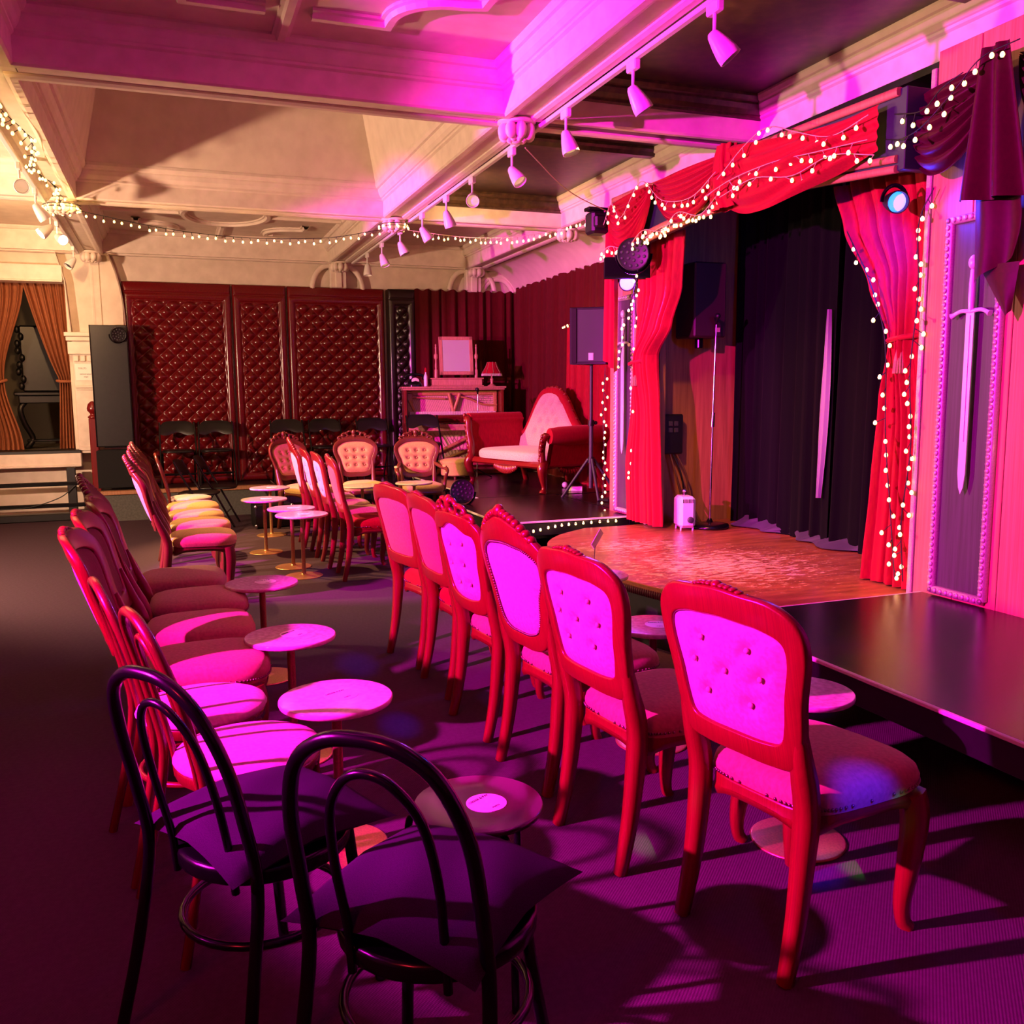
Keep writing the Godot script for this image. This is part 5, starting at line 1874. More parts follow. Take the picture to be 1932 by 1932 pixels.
	for sg in [1.0, -1.0]:
		b.grid(20, 14, func(u: float, w: float) -> Vector3:
			var z: float = (u - 0.5) * 0.60 * sg - 0.02
			var y := lerpf(0.30, 0.64, w)
			return V(0.70 + 0.09 * w * w + 0.02 * sin(w * PI) + sg * 0.035, y, z))
	part(o, "arm_panel", b, M.red_velvet)
	b = MB.new()
	b.tube(spline([V(0.76, 0.64, 0.33), V(0.72, 0.58, 0.34), V(0.69, 0.46, 0.34), V(0.70, 0.34, 0.34)], 5), 0.030, 8, 3.0)
	for k in 6:
		b.ball(V(0.735 - 0.01 * k, 0.62 - 0.05 * k, 0.36), V(0.02, 0.026, 0.018), 8, 5)
	part(o, "carved_post", b, M.mahogany)
	for s in [-1.0, 1.0]:
		b = MB.new()
		var pts := spline([V(s * 0.68, 0.34, 0.31), V(s * 0.705, 0.26, 0.345), V(s * 0.69, 0.14, 0.325), V(s * 0.68, 0.06, 0.31), V(s * 0.69, 0.0, 0.335)], 5)
		var r := []
		for k in pts.size():
			r.append(lerpf(0.048, 0.022, smoothstep(0.1, 0.75, k / float(pts.size() - 1))) + (0.010 if k > pts.size() - 4 else 0.0))
		b.tube(pts, r, 10, 2.5)
		part(o, "front_leg", b, M.mahogany)
		b = MB.new()
		b.tube(spline([V(s * 0.68, 0.32, -0.28), V(s * 0.70, 0.18, -0.31), V(s * 0.75, 0.0, -0.38)], 5), 0.026, 8, 4.0)
		part(o, "rear_leg", b, M.mahogany)


func piano() -> void:
	var tr := face_turn(-0.15, 0.99)
	var at := V(3.60, DECK, -11.86)
	var o := thing("upright_piano", "upright piano with its front panels removed showing the gold iron harp", "piano", at, tr)
	var w := 1.36
	var b := MB.new()
	for s in [-1.0, 1.0]:
		b = MB.new()
		b.box(V(s * (w / 2 - 0.02), 0.575, -0.08), V(0.04, 1.15, 0.34), 0.006)
		b.box(V(s * (w / 2 - 0.02), 0.62, 0.16), V(0.04, 0.16, 0.22), 0.012)
		part(o, "side_panel", b, M.piano_wood)
	b = MB.new()
	b.box(V(0, 1.162, -0.07), V(w + 0.06, 0.026, 0.40), 0.008)
	b.box(V(0, 1.138, -0.07), V(w + 0.02, 0.022, 0.37), 0.006)
	part(o, "lid", b, M.pale_wood)
	b = MB.new()
	b.box(V(0, 0.575, -0.235), V(w - 0.06, 1.13, 0.03), 0.0)
	part(o, "soundboard", b, M.bare_wood)
	b = MB.new()
	# iron frame: outer bars and struts
	b.box(V(0, 1.09, -0.15), V(w - 0.10, 0.07, 0.03), 0.008)
	b.box(V(-w / 2 + 0.10, 0.93, -0.14), V(0.08, 0.32, 0.03), 0.008)
	b.box(V(w / 2 - 0.08, 0.93, -0.14), V(0.05, 0.32, 0.03), 0.008)
	for q in [[-0.05, 0.12], [0.10, -0.16]]:
		b.tube([V(q[0], 1.08, -0.12), V(q[0] + q[1] * 0.6, 0.80, -0.12)], 0.022, 8, 4.0)
	b.tube([V(-0.55, 1.03, -0.125), V(-0.10, 1.01, -0.125)], 0.012, 8, 4.0)
	b.tube(spline([V(0.06, 1.05, -0.125), V(0.25, 1.0, -0.125), V(0.42, 0.93, -0.125), V(0.62, 0.92, -0.125)], 5), 0.014, 8, 4.0)
	b.tube([V(-0.60, 1.0, -0.12), V(-0.50, 0.80, -0.12)], 0.02, 8, 4.0)
	b.tube([V(-0.55, 0.12, -0.13), V(0.30, 0.52, -0.13)], 0.022, 8, 4.0)
	b.tube([V(-0.35, 0.10, -0.13), V(0.50, 0.42, -0.13)], 0.016, 8, 4.0)
	b.box(V(0, 0.12, -0.14), V(w - 0.10, 0.06, 0.03), 0.008)
	part(o, "iron_frame", b, M.piano_iron)
	b = MB.new()
	b.box(V(0, 0.93, -0.19), V(w - 0.14, 0.33, 0.02), 0.0)
	b.box(V(0, 0.36, -0.19), V(w - 0.14, 0.42, 0.02), 0.0)
	part(o, "plate", b, mat("piano_plate", Color(0.86, 0.70, 0.60), 0.4))
	b = MB.new()
	for r in 5:
		for k in 26:
			var x := 0.10 + k * 0.021 + (0.010 if r % 2 else 0.0)
			var y := 1.055 - r * 0.024 - 0.0
			if y > 1.05 - (x - 0.06) * 0.28 - 0.005 or x > 0.30:
				b.ball(V(x, y, -0.165), V(0.0045, 0.0045, 0.012), 5, 3)
	part(o, "tuning_pins", b, M.nail).set_meta("kind", "stuff")
	b = MB.new()
	for k in 46:
		var x := -0.56 + k * 0.0245
		b.tube([V(x, 1.05, -0.172), V(x + (0.10 if x < 0.0 else -0.04), 0.78, -0.172)], 0.0016, 4)
		if k % 2 == 0:
			b.tube([V(x, 0.55, -0.172), V(x + (0.22 if x < 0.0 else -0.06), 0.16, -0.172)], 0.0022, 4)
	part(o, "strings", b, M.nail).set_meta("kind", "stuff")
	b = MB.new()
	for k in 80:
		var x := -0.58 + k * 0.0148
		b.box(V(x, 0.815, -0.10), V(0.009, 0.045, 0.03), 0.0)
	part(o, "hammers", b, M.ivory).set_meta("kind", "stuff")
	b = MB.new()
	b.xf = Transform3D(Basis(Vector3.RIGHT, 0.32), V(0, 0.735, 0.02))
	b.box(V(0, 0.0, 0), V(w - 0.09, 0.11, 0.024), 0.006)
	b.box(V(0, -0.01, 0.016), V(0.55, 0.022, 0.012), 0.005)
	part(o, "fallboard", b, M.piano_wood)
	b = MB.new()
	b.box(V(0, 0.615, 0.15), V(w - 0.08, 0.05, 0.26), 0.006)
	b.box(V(0, 0.655, 0.275), V(w - 0.08, 0.04, 0.02), 0.006)
	part(o, "keybed", b, M.pale_wood)
	b = MB.new()
	for k in 52:
		b.box(V(-0.60 + k * 0.0235, 0.655, 0.19), V(0.0222, 0.022, 0.14), 0.0)
	part(o, "white_keys", b, M.ivory).set_meta("kind", "stuff")
	b = MB.new()
	for k in 51:
		if k % 7 in [0, 1, 3, 4, 5]:
			b.box(V(-0.588 + k * 0.0235, 0.672, 0.155), V(0.012, 0.016, 0.085), 0.0)
	part(o, "black_keys", b, M.black_plastic).set_meta("kind", "stuff")
	for s in [-1.0, 1.0]:
		b = MB.new()
		b.tube([V(s * (w / 2 - 0.05), 0.06, 0.22), V(s * (w / 2 - 0.05), 0.20, 0.22), V(s * (w / 2 - 0.05), 0.45, 0.22), V(s * (w / 2 - 0.05), 0.60, 0.22)], [0.035, 0.028, 0.038, 0.045], 10, 3.0)
		part(o, "leg", b, M.piano_wood)
	b = MB.new()
	b.box(V(0, 0.035, 0.0), V(w, 0.07, 0.56), 0.01)
	part(o, "plinth", b, M.piano_wood)
	var top := at.y + 1.176
	var side := V(cos(tr), 0, -sin(tr))
	# dressing-table mirror
	o = thing("dressing_mirror", "swing dressing mirror on turned posts standing on the piano", "mirror", V(at.x + 0.05, top, at.z - 0.02), tr)
	b = MB.new()
	b.box(V(0, 0.055, 0), V(0.68, 0.085, 0.20), 0.006)
	b.box(V(0, 0.105, 0), V(0.72, 0.016, 0.23), 0.005)
	b.box(V(0, 0.006, 0), V(0.72, 0.012, 0.22), 0.004)
	part(o, "box_base", b, M.pale_wood)
	for s in [-1.0, 1.0]:
		b = MB.new()
		b.lathe([Vector2(0.022, 0.112), Vector2(0.024, 0.13), Vector2(0.023, 0.22), Vector2(0.012, 0.235), Vector2(0.016, 0.27), Vector2(0.011, 0.33), Vector2(0.013, 0.36), Vector2(0.026, 0.38), Vector2(0.026, 0.42), Vector2(0.012, 0.44), Vector2(0.010, 0.50), Vector2(0.014, 0.52), Vector2(0.008, 0.535), Vector2(0.012, 0.555), Vector2(0, 0.568)], 14, V(s * 0.275, 0, 0))
		part(o, "turned_post", b, M.pale_wood)
	b = MB.new()
	b.xf = Transform3D(Basis(Vector3.RIGHT, -0.17), V(0, 0.41, 0))
	b.box(V(-0.207, 0, 0), V(0.048, 0.52, 0.026), 0.005)
	b.box(V(0.207, 0, 0), V(0.048, 0.52, 0.026), 0.005)
	b.box(V(0, -0.236, 0), V(0.46, 0.048, 0.026), 0.005)
	b.box(V(0, 0.236, 0), V(0.46, 0.048, 0.026), 0.005)
	part(o, "mirror_frame", b, M.pale_wood)
	b = MB.new()
	b.xf = Transform3D(Basis(Vector3.RIGHT, -0.17), V(0, 0.41, 0))
	b.box(V(0, 0, 0.002), V(0.37, 0.43, 0.008), 0.0)
	part(o, "mirror_glass", b, M.mirror_glass)
	# telephone
	o = thing("telephone", "black rotary telephone at the left end of the piano top", "telephone", V(at.x, top, at.z) - side * 0.52, tr)
	b = MB.new()
	b.xf = Transform3D(Basis(), Vector3.ZERO)
	b.grid(32, 6, func(u: float, v: float) -> Vector3:
		var q := seat_outline(u, 0.095, 0.095, 0.085, 0.085)
		var pr := [[1.0, 0.0], [1.0, 0.025], [0.92, 0.045], [0.72, 0.085], [0.60, 0.105], [0.4, 0.112], [0.0, 0.114]]
		var k := int(round(v * 6))
		return V(q.x * pr[k][0], pr[k][1], q.y * pr[k][0] - (0.02 if k > 2 else 0.0)), true)
	part(o, "body", b, M.black_steel)
	b = MB.new()
	b.tube(spline([V(-0.13, 0.115, -0.03), V(-0.10, 0.15, -0.03), V(0, 0.165, -0.03), V(0.10, 0.15, -0.03), V(0.13, 0.115, -0.03)], 4), 0.019, 10)
	b.ball(V(-0.13, 0.11, -0.03), V(0.034, 0.026, 0.034))
	b.ball(V(0.13, 0.11, -0.03), V(0.034, 0.026, 0.034))
	part(o, "handset", b, M.black_steel)
	b = MB.new()
	b.xf = Transform3D(Basis(Vector3.RIGHT, 0.95), V(0, 0.075, 0.055))
	b.lathe([Vector2(0.050, 0.0), Vector2(0.050, 0.006), Vector2(0.030, 0.008), Vector2(0.0, 0.008)], 24)
	part(o, "dial", b, M.ivory)
	# bottle
	o = thing("bottle", "small bottle with red stopper beside the telephone on the piano", "bottle", V(at.x, top, at.z + 0.04) - side * 0.385, tr)
	b = MB.new()
	b.lathe([Vector2(0, 0), Vector2(0.024, 0.0), Vector2(0.026, 0.01), Vector2(0.026, 0.13), Vector2(0.018, 0.155), Vector2(0.010, 0.17), Vector2(0.010, 0.19)], 16)
	part(o, "glass", b, M.white_metal)
	b = MB.new()
	b.lathe([Vector2(0.011, 0.188), Vector2(0.018, 0.20), Vector2(0.017, 0.235), Vector2(0.008, 0.25), Vector2(0, 0.252)], 12)
	part(o, "stopper", b, M.red_velvet)
	# lamp
	o = thing("table_lamp", "small lamp with fringed red scalloped shade on the piano", "lamp", V(at.x, top, at.z) + side * 0.53, tr)
	b = MB.new()
	b.lathe([Vector2(0, 0), Vector2(0.058, 0.0), Vector2(0.058, 0.010), Vector2(0.03, 0.022), Vector2(0.016, 0.04), Vector2(0.024, 0.08), Vector2(0.026, 0.095), Vector2(0.012, 0.11), Vector2(0.010, 0.16), Vector2(0.006, 0.19), Vector2(0.006, 0.26)], 16)
	part(o, "base", b, M.pale_wood)
	b = MB.new()
	b.grid(48, 8, func(u: float, v: float) -> Vector3:
		var a := u * TAU
		var sc := absf(sin(a * 4.0))
		var rr := lerpf(0.140, 0.058, pow(v, 0.75)) * (1.0 - 0.05 * (1 - sc))
		var y := lerpf(0.165 + 0.012 * (1 - sc), 0.325, v)
		return V(cos(a) * rr, y, -sin(a) * rr), true)
	part(o, "shade", b, M.red_velvet)
	b = MB.new()
	for k in 8:
		var a := TAU * k / 8.0
		b.tube([V(cos(a) * 0.134, 0.178, -sin(a) * 0.134), V(cos(a) * 0.085, 0.26, -sin(a) * 0.085), V(cos(a) * 0.059, 0.325, -sin(a) * 0.059)], 0.004, 5)
	part(o, "shade_ribs", b, M.tan_velvet)
	b = MB.new()
	for k in 44:
		var a := TAU * k / 44.0
		b.tube([V(cos(a) * 0.135, 0.170, -sin(a) * 0.135), V(cos(a) * 0.138, 0.138, -sin(a) * 0.138)], 0.004, 4)
	part(o, "fringe", b, M.ivory).set_meta("kind", "stuff")
	# gold drum stool before the pedals
	o = thing("footstool", "gold upholstered round footstool in front of the open piano", "stool", V(3.42, DECK, -11.2))
	b = MB.new()
	b.lathe([Vector2(0.0, 0.03), Vector2(0.19, 0.03), Vector2(0.20, 0.05), Vector2(0.20, 0.19), Vector2(0.215, 0.20), Vector2(0.21, 0.225), Vector2(0.16, 0.25), Vector2(0, 0.26)], 28)
	part(o, "drum", b, M.gold_velvet)
	b = MB.new()
	for k in 4:
		var a := TAU * k / 4.0 + 0.4
		b.tube([V(cos(a) * 0.15, 0, sin(a) * 0.15), V(cos(a) * 0.15, 0.035, sin(a) * 0.15)], 0.02, 8)
	part(o, "feet", b, M.walnut)


func mic_stand(label: String, at: Vector3, h: float, round_base: bool) -> void:
	var o := thing("microphone_stand", label, "mic stand", at)
	var b := MB.new()
	b.tube([V(0, 0.02, 0), V(0.01, h * 0.55, 0), V(0.025, h, 0)], [0.009, 0.008, 0.0065], 8)
	b.tube([V(0.009, h * 0.50, 0), V(0.012, h * 0.57, 0)], 0.015, 10)
	part(o, "pole", b, M.chrome)
	b = MB.new()
	if round_base:
		b.lathe([Vector2(0, 0), Vector2(0.155, 0.0), Vector2(0.16, 0.012), Vector2(0.155, 0.035), Vector2(0.09, 0.045), Vector2(0.03, 0.05), Vector2(0.014, 0.08)], 32)
	else:
		for k in 3:
			var a := TAU * k / 3.0
			b.tube([V(0, 0.12, 0), V(cos(a) * 0.2, 0.01, sin(a) * 0.2)], 0.008, 6)
	part(o, "base", b, M.black_steel)
	b = MB.new()
	b.tube([V(0.022, h - 0.005, 0), V(0.01, h + 0.02, 0.03), V(-0.005, h + 0.035, 0.06)], 0.010, 8)
	b.tube([V(0.02, h + 0.012, 0.0), V(0.045, h + 0.045, -0.05)], 0.012, 8)
	b.ball(V(-0.01, h + 0.05, 0.07), V(0.024, 0.024, 0.028))
	part(o, "microphone_clip", b, M.black_plastic)


func far_corner() -> void:
	piano()
	chaise()
	mic_stand("short chrome microphone stand in front of the open piano", V(3.62, DECK, -10.95), 1.08, false)
	# loudspeaker on its tripod, red curtain behind it
	var b := MB.new()
	drape(b, V(4.57, DECK, -10.3), V(4.53, DECK, -8.3), V(0.03, 1.87, 0), 10, 0.05, V(1, 0, 0), 4.0, 14, -0.2)
	solo("red_drape", b, M.red_velvet, "short bright red curtain hung behind the tripod loudspeaker", "curtain")
	var o := thing("speaker_stand", "black tripod stand under the loudspeaker on the far deck", "stand", V(4.02, DECK, -8.42))
	b = MB.new()
	b.tube([V(0, 0.10, 0), V(0, 0.75, 0)], 0.022, 12)
	b.tube([V(0, 0.75, 0), V(0, 1.36, 0)], 0.017, 12)
	part(o, "pole", b, M.grey_grille)
	b = MB.new()
	b.tube([V(0, 0.36, 0), V(0, 0.42, 0)], 0.035, 10)
	b.tube([V(0, 0.74, 0), V(0, 0.80, 0)], 0.032, 10)
	b.ball(V(0.05, 0.77, 0), V(0.02, 0.02, 0.02))
	part(o, "collar", b, M.black_plastic)
	for k in 3:
		var a: float = [3.6, 0.2, 1.75][k]
		b = MB.new()
		b.tube([V(cos(a) * 0.03, 0.40, sin(a) * 0.03), V(cos(a) * 0.30, 0.0, sin(a) * 0.30)], 0.013, 8, 4.0)
		part(o, "leg", b, M.grey_grille)
	o = thing("loudspeaker", "black loudspeaker with metal grille on the tripod stand", "speaker", V(4.00, DECK + 1.36, -8.42), face_turn(-0.55, 0.83))
	b = MB.new()
	var pl := PackedVector2Array([Vector2(-0.18, 0.14), Vector2(-0.18, -0.06), Vector2(-0.10, -0.19), Vector2(0.10, -0.19), Vector2(0.18, -0.06), Vector2(0.18, 0.14)])
	b.xf = Transform3D(Basis(V(1, 0, 0), V(0, 0, 1), V(0, 1, 0)), Vector3.ZERO)
	b.prism(pl, 0.0, 0.56, 0.006)
	part(o, "cabinet", b, M.black_plastic)
	b = MB.new()
	b.box(V(0.035, 0.28, 0.143), V(0.27, 0.52, 0.016), 0.006)
	part(o, "grille", b, M.grey_grille)
	b = MB.new()
	b.box(V(-0.135, 0.28, 0.142), V(0.05, 0.54, 0.012), 0.004)
	part(o, "side_trim", b, M.black_vinyl)
	b = MB.new()
	b.box(V(0.035, 0.075, 0.153), V(0.05, 0.07, 0.004), 0.001)
	b.box(V(0.035, 0.090, 0.156), V(0.036, 0.022, 0.003), 0.0)
	b.box(V(0.035, 0.060, 0.156), V(0.036, 0.022, 0.003), 0.0)
	part(o, "badge", b, M.white_metal)
	b = MB.new()
	b.lathe([Vector2(0.03, -0.005), Vector2(0.06, -0.005), Vector2(0.06, 0.0)], 14)
	part(o, "pole_socket", b, M.black_steel)
	# bits lying on the deck
	b = MB.new()
	b.ball(V(0, 0.035, 0), V(0.035, 0.035, 0.035), 16, 10)
	solo("glass_ball", b, M.white_metal, "small shiny ball lying on the deck behind the chaise leg", "ball", V(4.17, DECK, -9.42))
	b = MB.new()
	b.box(V(0, 0.025, 0), V(0.15, 0.05, 0.08), 0.004)
	solo("white_box", b, M.paper, "small white box lying on the deck near the tripod", "box", V(4.15, DECK, -9.08), -0.5)
	b = MB.new()
	b.box(V(0, 0.02, 0), V(0.26, 0.03, 0.13), 0.006)
	solo("tool_case", b, M.black_vinyl, "flat black case lying on the deck edge at the tripod", "case", V(4.10, DECK, -8.08), 0.3)


func track_head(label: String, at: Vector3, d: Vector3, lit: int) -> void:
	# a bullet spotlight hanging from the lighting track; at is on the track
	var o := thing("track_light", label, "spotlight", at, 0.0, "spotlights on the ceiling tracks")
	var b := MB.new()
	b.box(V(0, -0.03, 0), V(0.035, 0.05, 0.10), 0.006)
	b.tube([V(0, -0.05, 0), V(0, -0.135, 0)], 0.009, 8)
	part(o, "stem", b, M.white_metal)
	var dn := d.normalized()
	var bs := Basis.looking_at(dn, Vector3.UP if absf(dn.y) < 0.95 else Vector3.RIGHT)
	var xf := Transform3D(bs, V(0, -0.15, 0) + dn * 0.02) * Transform3D(Basis(Vector3.RIGHT, -PI / 2), Vector3.ZERO)
	b = MB.new()
	b.xf = xf
	b.lathe([Vector2(0, -0.045), Vector2(0.018, -0.043), Vector2(0.028, -0.03), Vector2(0.042, 0.02), Vector2(0.052, 0.07), Vector2(0.053, 0.098), Vector2(0.048, 0.098), Vector2(0.045, 0.07)], 18)
	part(o, "bullet_housing", b, M.white_metal)
	b = MB.new()
	b.xf = xf
	b.lathe([Vector2(0.046, 0.072), Vector2(0.03, 0.082), Vector2(0.0, 0.086)], 18)
	part(o, "lamp_face", b, M.spot_glow if lit == 2 else (M.spot_dim if lit == 1 else M.grey_grille))


func rigging() -> void:
	var o := thing("lighting_track", "white lighting track along the beam beside the stage coffers", "lighting track")
	var b := MB.new()
	b.box(V(2.345, BEAM_Y - 0.035, -7.4), V(0.035, 0.025, 9.6), 0.004)
	part(o, "rail", b, M.white_metal)
	o = thing("lighting_track", "white lighting track along the left-hand beam", "lighting track")
	b = MB.new()
	b.box(V(-0.955, BEAM_Y - 0.035, -8.6), V(0.035, 0.025, 7.4), 0.004)
	part(o, "rail", b, M.white_metal)
	var y := BEAM_Y - 0.04
	var names := ["nearest track spotlight above the stage side", "second track spotlight from the near end, above the stage side", "third track spotlight from the near end, next to the dark rosette", "track spotlight just beyond the dark rosette", "track spotlight with its face turned to the camera", "track spotlight pointing down before the bright cove", "track spotlight next to the bright cove, just before the middle rosette", "track spotlight just beyond the middle rosette", "track spotlight second from the far wall on the stage track", "track spotlight nearest the far wall on the stage track"]
	var hz := [-3.66, -4.42, -5.28, -6.22, -7.12, -7.85, -8.66, -9.56, -10.44, -11.26]
	var ds := [V(0.55, -0.75, 0.25), V(0.5, -0.8, 0.1), V(0.2, -0.9, 0.2), V(0.3, -0.7, 0.5), V(-0.25, -0.5, 0.85), V(0.35, -0.9, -0.1), V(0.45, -0.75, 0.1), V(0.35, -0.85, 0.2), V(0.25, -0.9, 0.3), V(0.0, -1.0, 0.1)]
	for k in hz.size():
		track_head(names[k], V(2.345, y, hz[k]), ds[k], [0, 0, 1, 1, 1, 0, 0, 0, 1, 1][k])
	names = ["round-faced track spotlight at the left edge turned to the camera", "track spotlight aside the lit rosette on the left beam", "lit track spotlight just beyond the left rosette", "brightest track spotlight on the left beam", "last track spotlight on the left beam, over the pilaster"]
	hz = [-7.75, -8.62, -9.60, -10.15, -11.75]
	ds = [V(0.2, -0.35, 0.9), V(0.5, -0.75, -0.2), V(-0.7, -0.6, 0.3), V(0.45, -0.35, 0.75), V(-0.5, -0.7, 0.4)]
	for k in hz.size():
		track_head(names[k], V(-0.955, y, hz[k]), ds[k], [1, 0, 2, 2, 0][k])
	# light of the lit heads
	var wm := Color(1.0, 0.76, 0.52)
	spot("track_beam_wall", V(-1.10, 3.02, -9.50), V(-2.6, 2.9, -12.2), wm, 9.0, 50.0, 0.8, 0.05)
	spot("track_beam_seats", V(-0.86, 3.02, -9.95), V(1.3, 0.3, -8.7), wm, 26.0, 36.0, 0.6, 0.04)
	spot("track_beam_gold", V(-0.84, 3.04, -10.0), V(2.4, 0.8, -10.1), wm, 26.0, 17.0, 0.5, 0.04)
	spot("track_beam_stage", V(2.40, 2.97, -5.2), V(3.7, 0.5, -5.6), Color(1.0, 0.56, 0.36), 13.0, 42.0, 0.7, 0.05)
	spot("track_beam_cove", V(2.50, 3.10, -7.95), V(3.3, 3.42, -8.95), wm, 2.2, 50.0, 0.9, 0.05)
	spot("track_beam_coffer", V(2.48, 3.12, -4.55), V(3.1, 3.52, -4.0), wm, 0.7, 55.0, 0.9, 0.05)
	# coloured pars at the proscenium
	par_can("stage_par", "glowing blue par can above the near stage curtain", V(3.60, 2.47, -3.86), V(3.0, 2.1, -2.4), M.blue_glow, 0.052)
	spot("blue_beam", V(3.57, 2.44, -3.95), V(4.3, 1.4, -5.4), Color(0.1, 0.2, 1.0), 3.0, 55.0, 0.6, 0.08)
	spot("blue_spill", V(3.56, 2.45, -3.80), V(3.3, 2.3, -2.6), Color(0.15, 0.2, 1.0), 1.2, 70.0, 0.8, 0.08)
	par_can("stage_par", "glowing violet par can beside the far sword panel", V(3.60, 2.40, -6.86), V(2.4, 1.9, -4.6), M.violet_glow, 0.062)
	spot("violet_beam", V(3.55, 2.37, -6.75), V(2.4, 0.8, -5.2), Color(0.6, 0.2, 1.0), 4.0, 60.0, 0.8, 0.08)
	led_par("dark LED par hanging under the far end of the pelmet", V(3.42, 2.56, -6.42), V(-0.55, -0.15, 0.85), 0.12)
	o = thing("moving_head", "black moving head light fixed behind the far end of the pelmet", "stage light", V(3.42, 2.90, -7.06))
	b = MB.new()
	b.box(V(0, 0, 0), V(0.16, 0.18, 0.16), 0.02)
	b.box(V(-0.02, 0.0, 0.09), V(0.10, 0.10, 0.06), 0.015)
	part(o, "head", b, M.black_plastic)
	b = MB.new()
	b.box(V(0.0, 0.11, 0), V(0.20, 0.03, 0.10), 0.006)
	part(o, "bracket", b, M.black_steel)
	b = MB.new()
	b.tube([V(3.72, 2.50, -6.66), V(3.50, 2.50, -6.74), V(3.36, 2.50, -6.80)], 0.085, 12, 3.0)
	solo("black_drum", b, M.black_velvet, "black cloth-covered duct under the far end of the pelmet", "duct")
	# specks from the mirror-ball projector
	o = thing("disco_projector", "small disco projector throwing coloured specks, above the camera", "stage light", V(0.6, 3.0, 0.9))
	b = MB.new()
	b.ball(V(0, 0, 0), V(0.09, 0.09, 0.09), 16, 10)
	part(o, "globe_lamp", b, M.violet_glow)
	var src := V(0.6, 2.95, 0.78)
	for q in [[V(1.83, 0, -2.24), 0, 1.9], [V(1.95, 0, -2.15), 1, 0.7], [V(1.40, 0, -2.52), 1, 0.8], [V(2.66, DECK, -2.12), 0, 1.7], [V(2.64, DECK, -2.62), 1, 0.6], [V(2.66, DECK, -3.02), 0, 0.9], [V(3.6, WOOD, -4.6), 0, 0.8], [V(2.95, WOOD, -5.5), 0, 0.8], [V(3.2, WOOD, -6.2), 0, 0.7], [V(0.9, 0, -4.9), 0, 1.3], [V(0.9, 0, -3.9), 0, 1.2], [V(1.1, 0, -7.6), 0, 1.0], [V(1.0, 3.5, -3.9), 0, 1.4], [V(0.3, 4.0, -9.0), 2, 0.8], [V(2.9, 3.5, -7.0), 0, 0.9], [V(3.0, DECK, -2.3), 3, 0.5]]:
		spot("disco_speck", src, q[0], [Color(0.16, 0.08, 1.0), Color(0.1, 1.0, 0.15), Color(1.0, 0.05, 0.08), Color(0.8, 0.7, 0.9)][q[1]], 70.0 if q[1] != 1 else 45.0, q[2], 1.0, 0.02)


func fairy(label: String, pts: Array, spacing: float, jit: float, wire: Material, light_every := 0, drop := 0.042) -> void:
	# a string of small warm bulbs on short stems along a wire
	var o := thing("fairy_lights", label, "fairy lights", Vector3.ZERO, 0.0, "strings of fairy lights")
	var path := spline(pts, 8)
	var b := MB.new()
	b.tube(path, 0.0032, 5)
	var acc := 0.0
	var n := 0
	for k in path.size() - 1:
		var a: Vector3 = path[k]
		var c: Vector3 = path[k + 1]
		var l := a.distance_to(c)
		var s := spacing - acc
		while s < l:
			var q := a.lerp(c, s / l)
			var off := V(rng.randf_range(-jit, jit), -drop * rng.randf_range(0.4, 1.2), rng.randf_range(-jit, jit))
			b.tube([q, q + off], 0.0026, 4)
			var m := MeshInstance3D.new()
			m.name = "bulb" if n == 0 else "bulb_%03d" % n
			m.mesh = bulb_mesh()
			m.material_override = M.bulb_glow
			m.position = q + off
			o.add_child(m, true)
			n += 1
			if light_every > 0 and n % light_every == 0:
				omni("fairy_glow", q + off, Color(1.0, 0.78, 0.42), 0.022 * light_every / 6.0, 0.01)
			s += spacing
		acc = fmod(acc + l, spacing)
	part(o, "wire", b, wire)


var _bulb: ArrayMesh


func bulb_mesh() -> ArrayMesh:
	if _bulb == null:
		var b := MB.new()
		b.lathe([Vector2(0, -0.014), Vector2(0.007, -0.012), Vector2(0.0105, -0.004), Vector2(0.0095, 0.004), Vector2(0.005, 0.011), Vector2(0.0, 0.013)], 8)
		_bulb = b.mesh()
	return _bulb


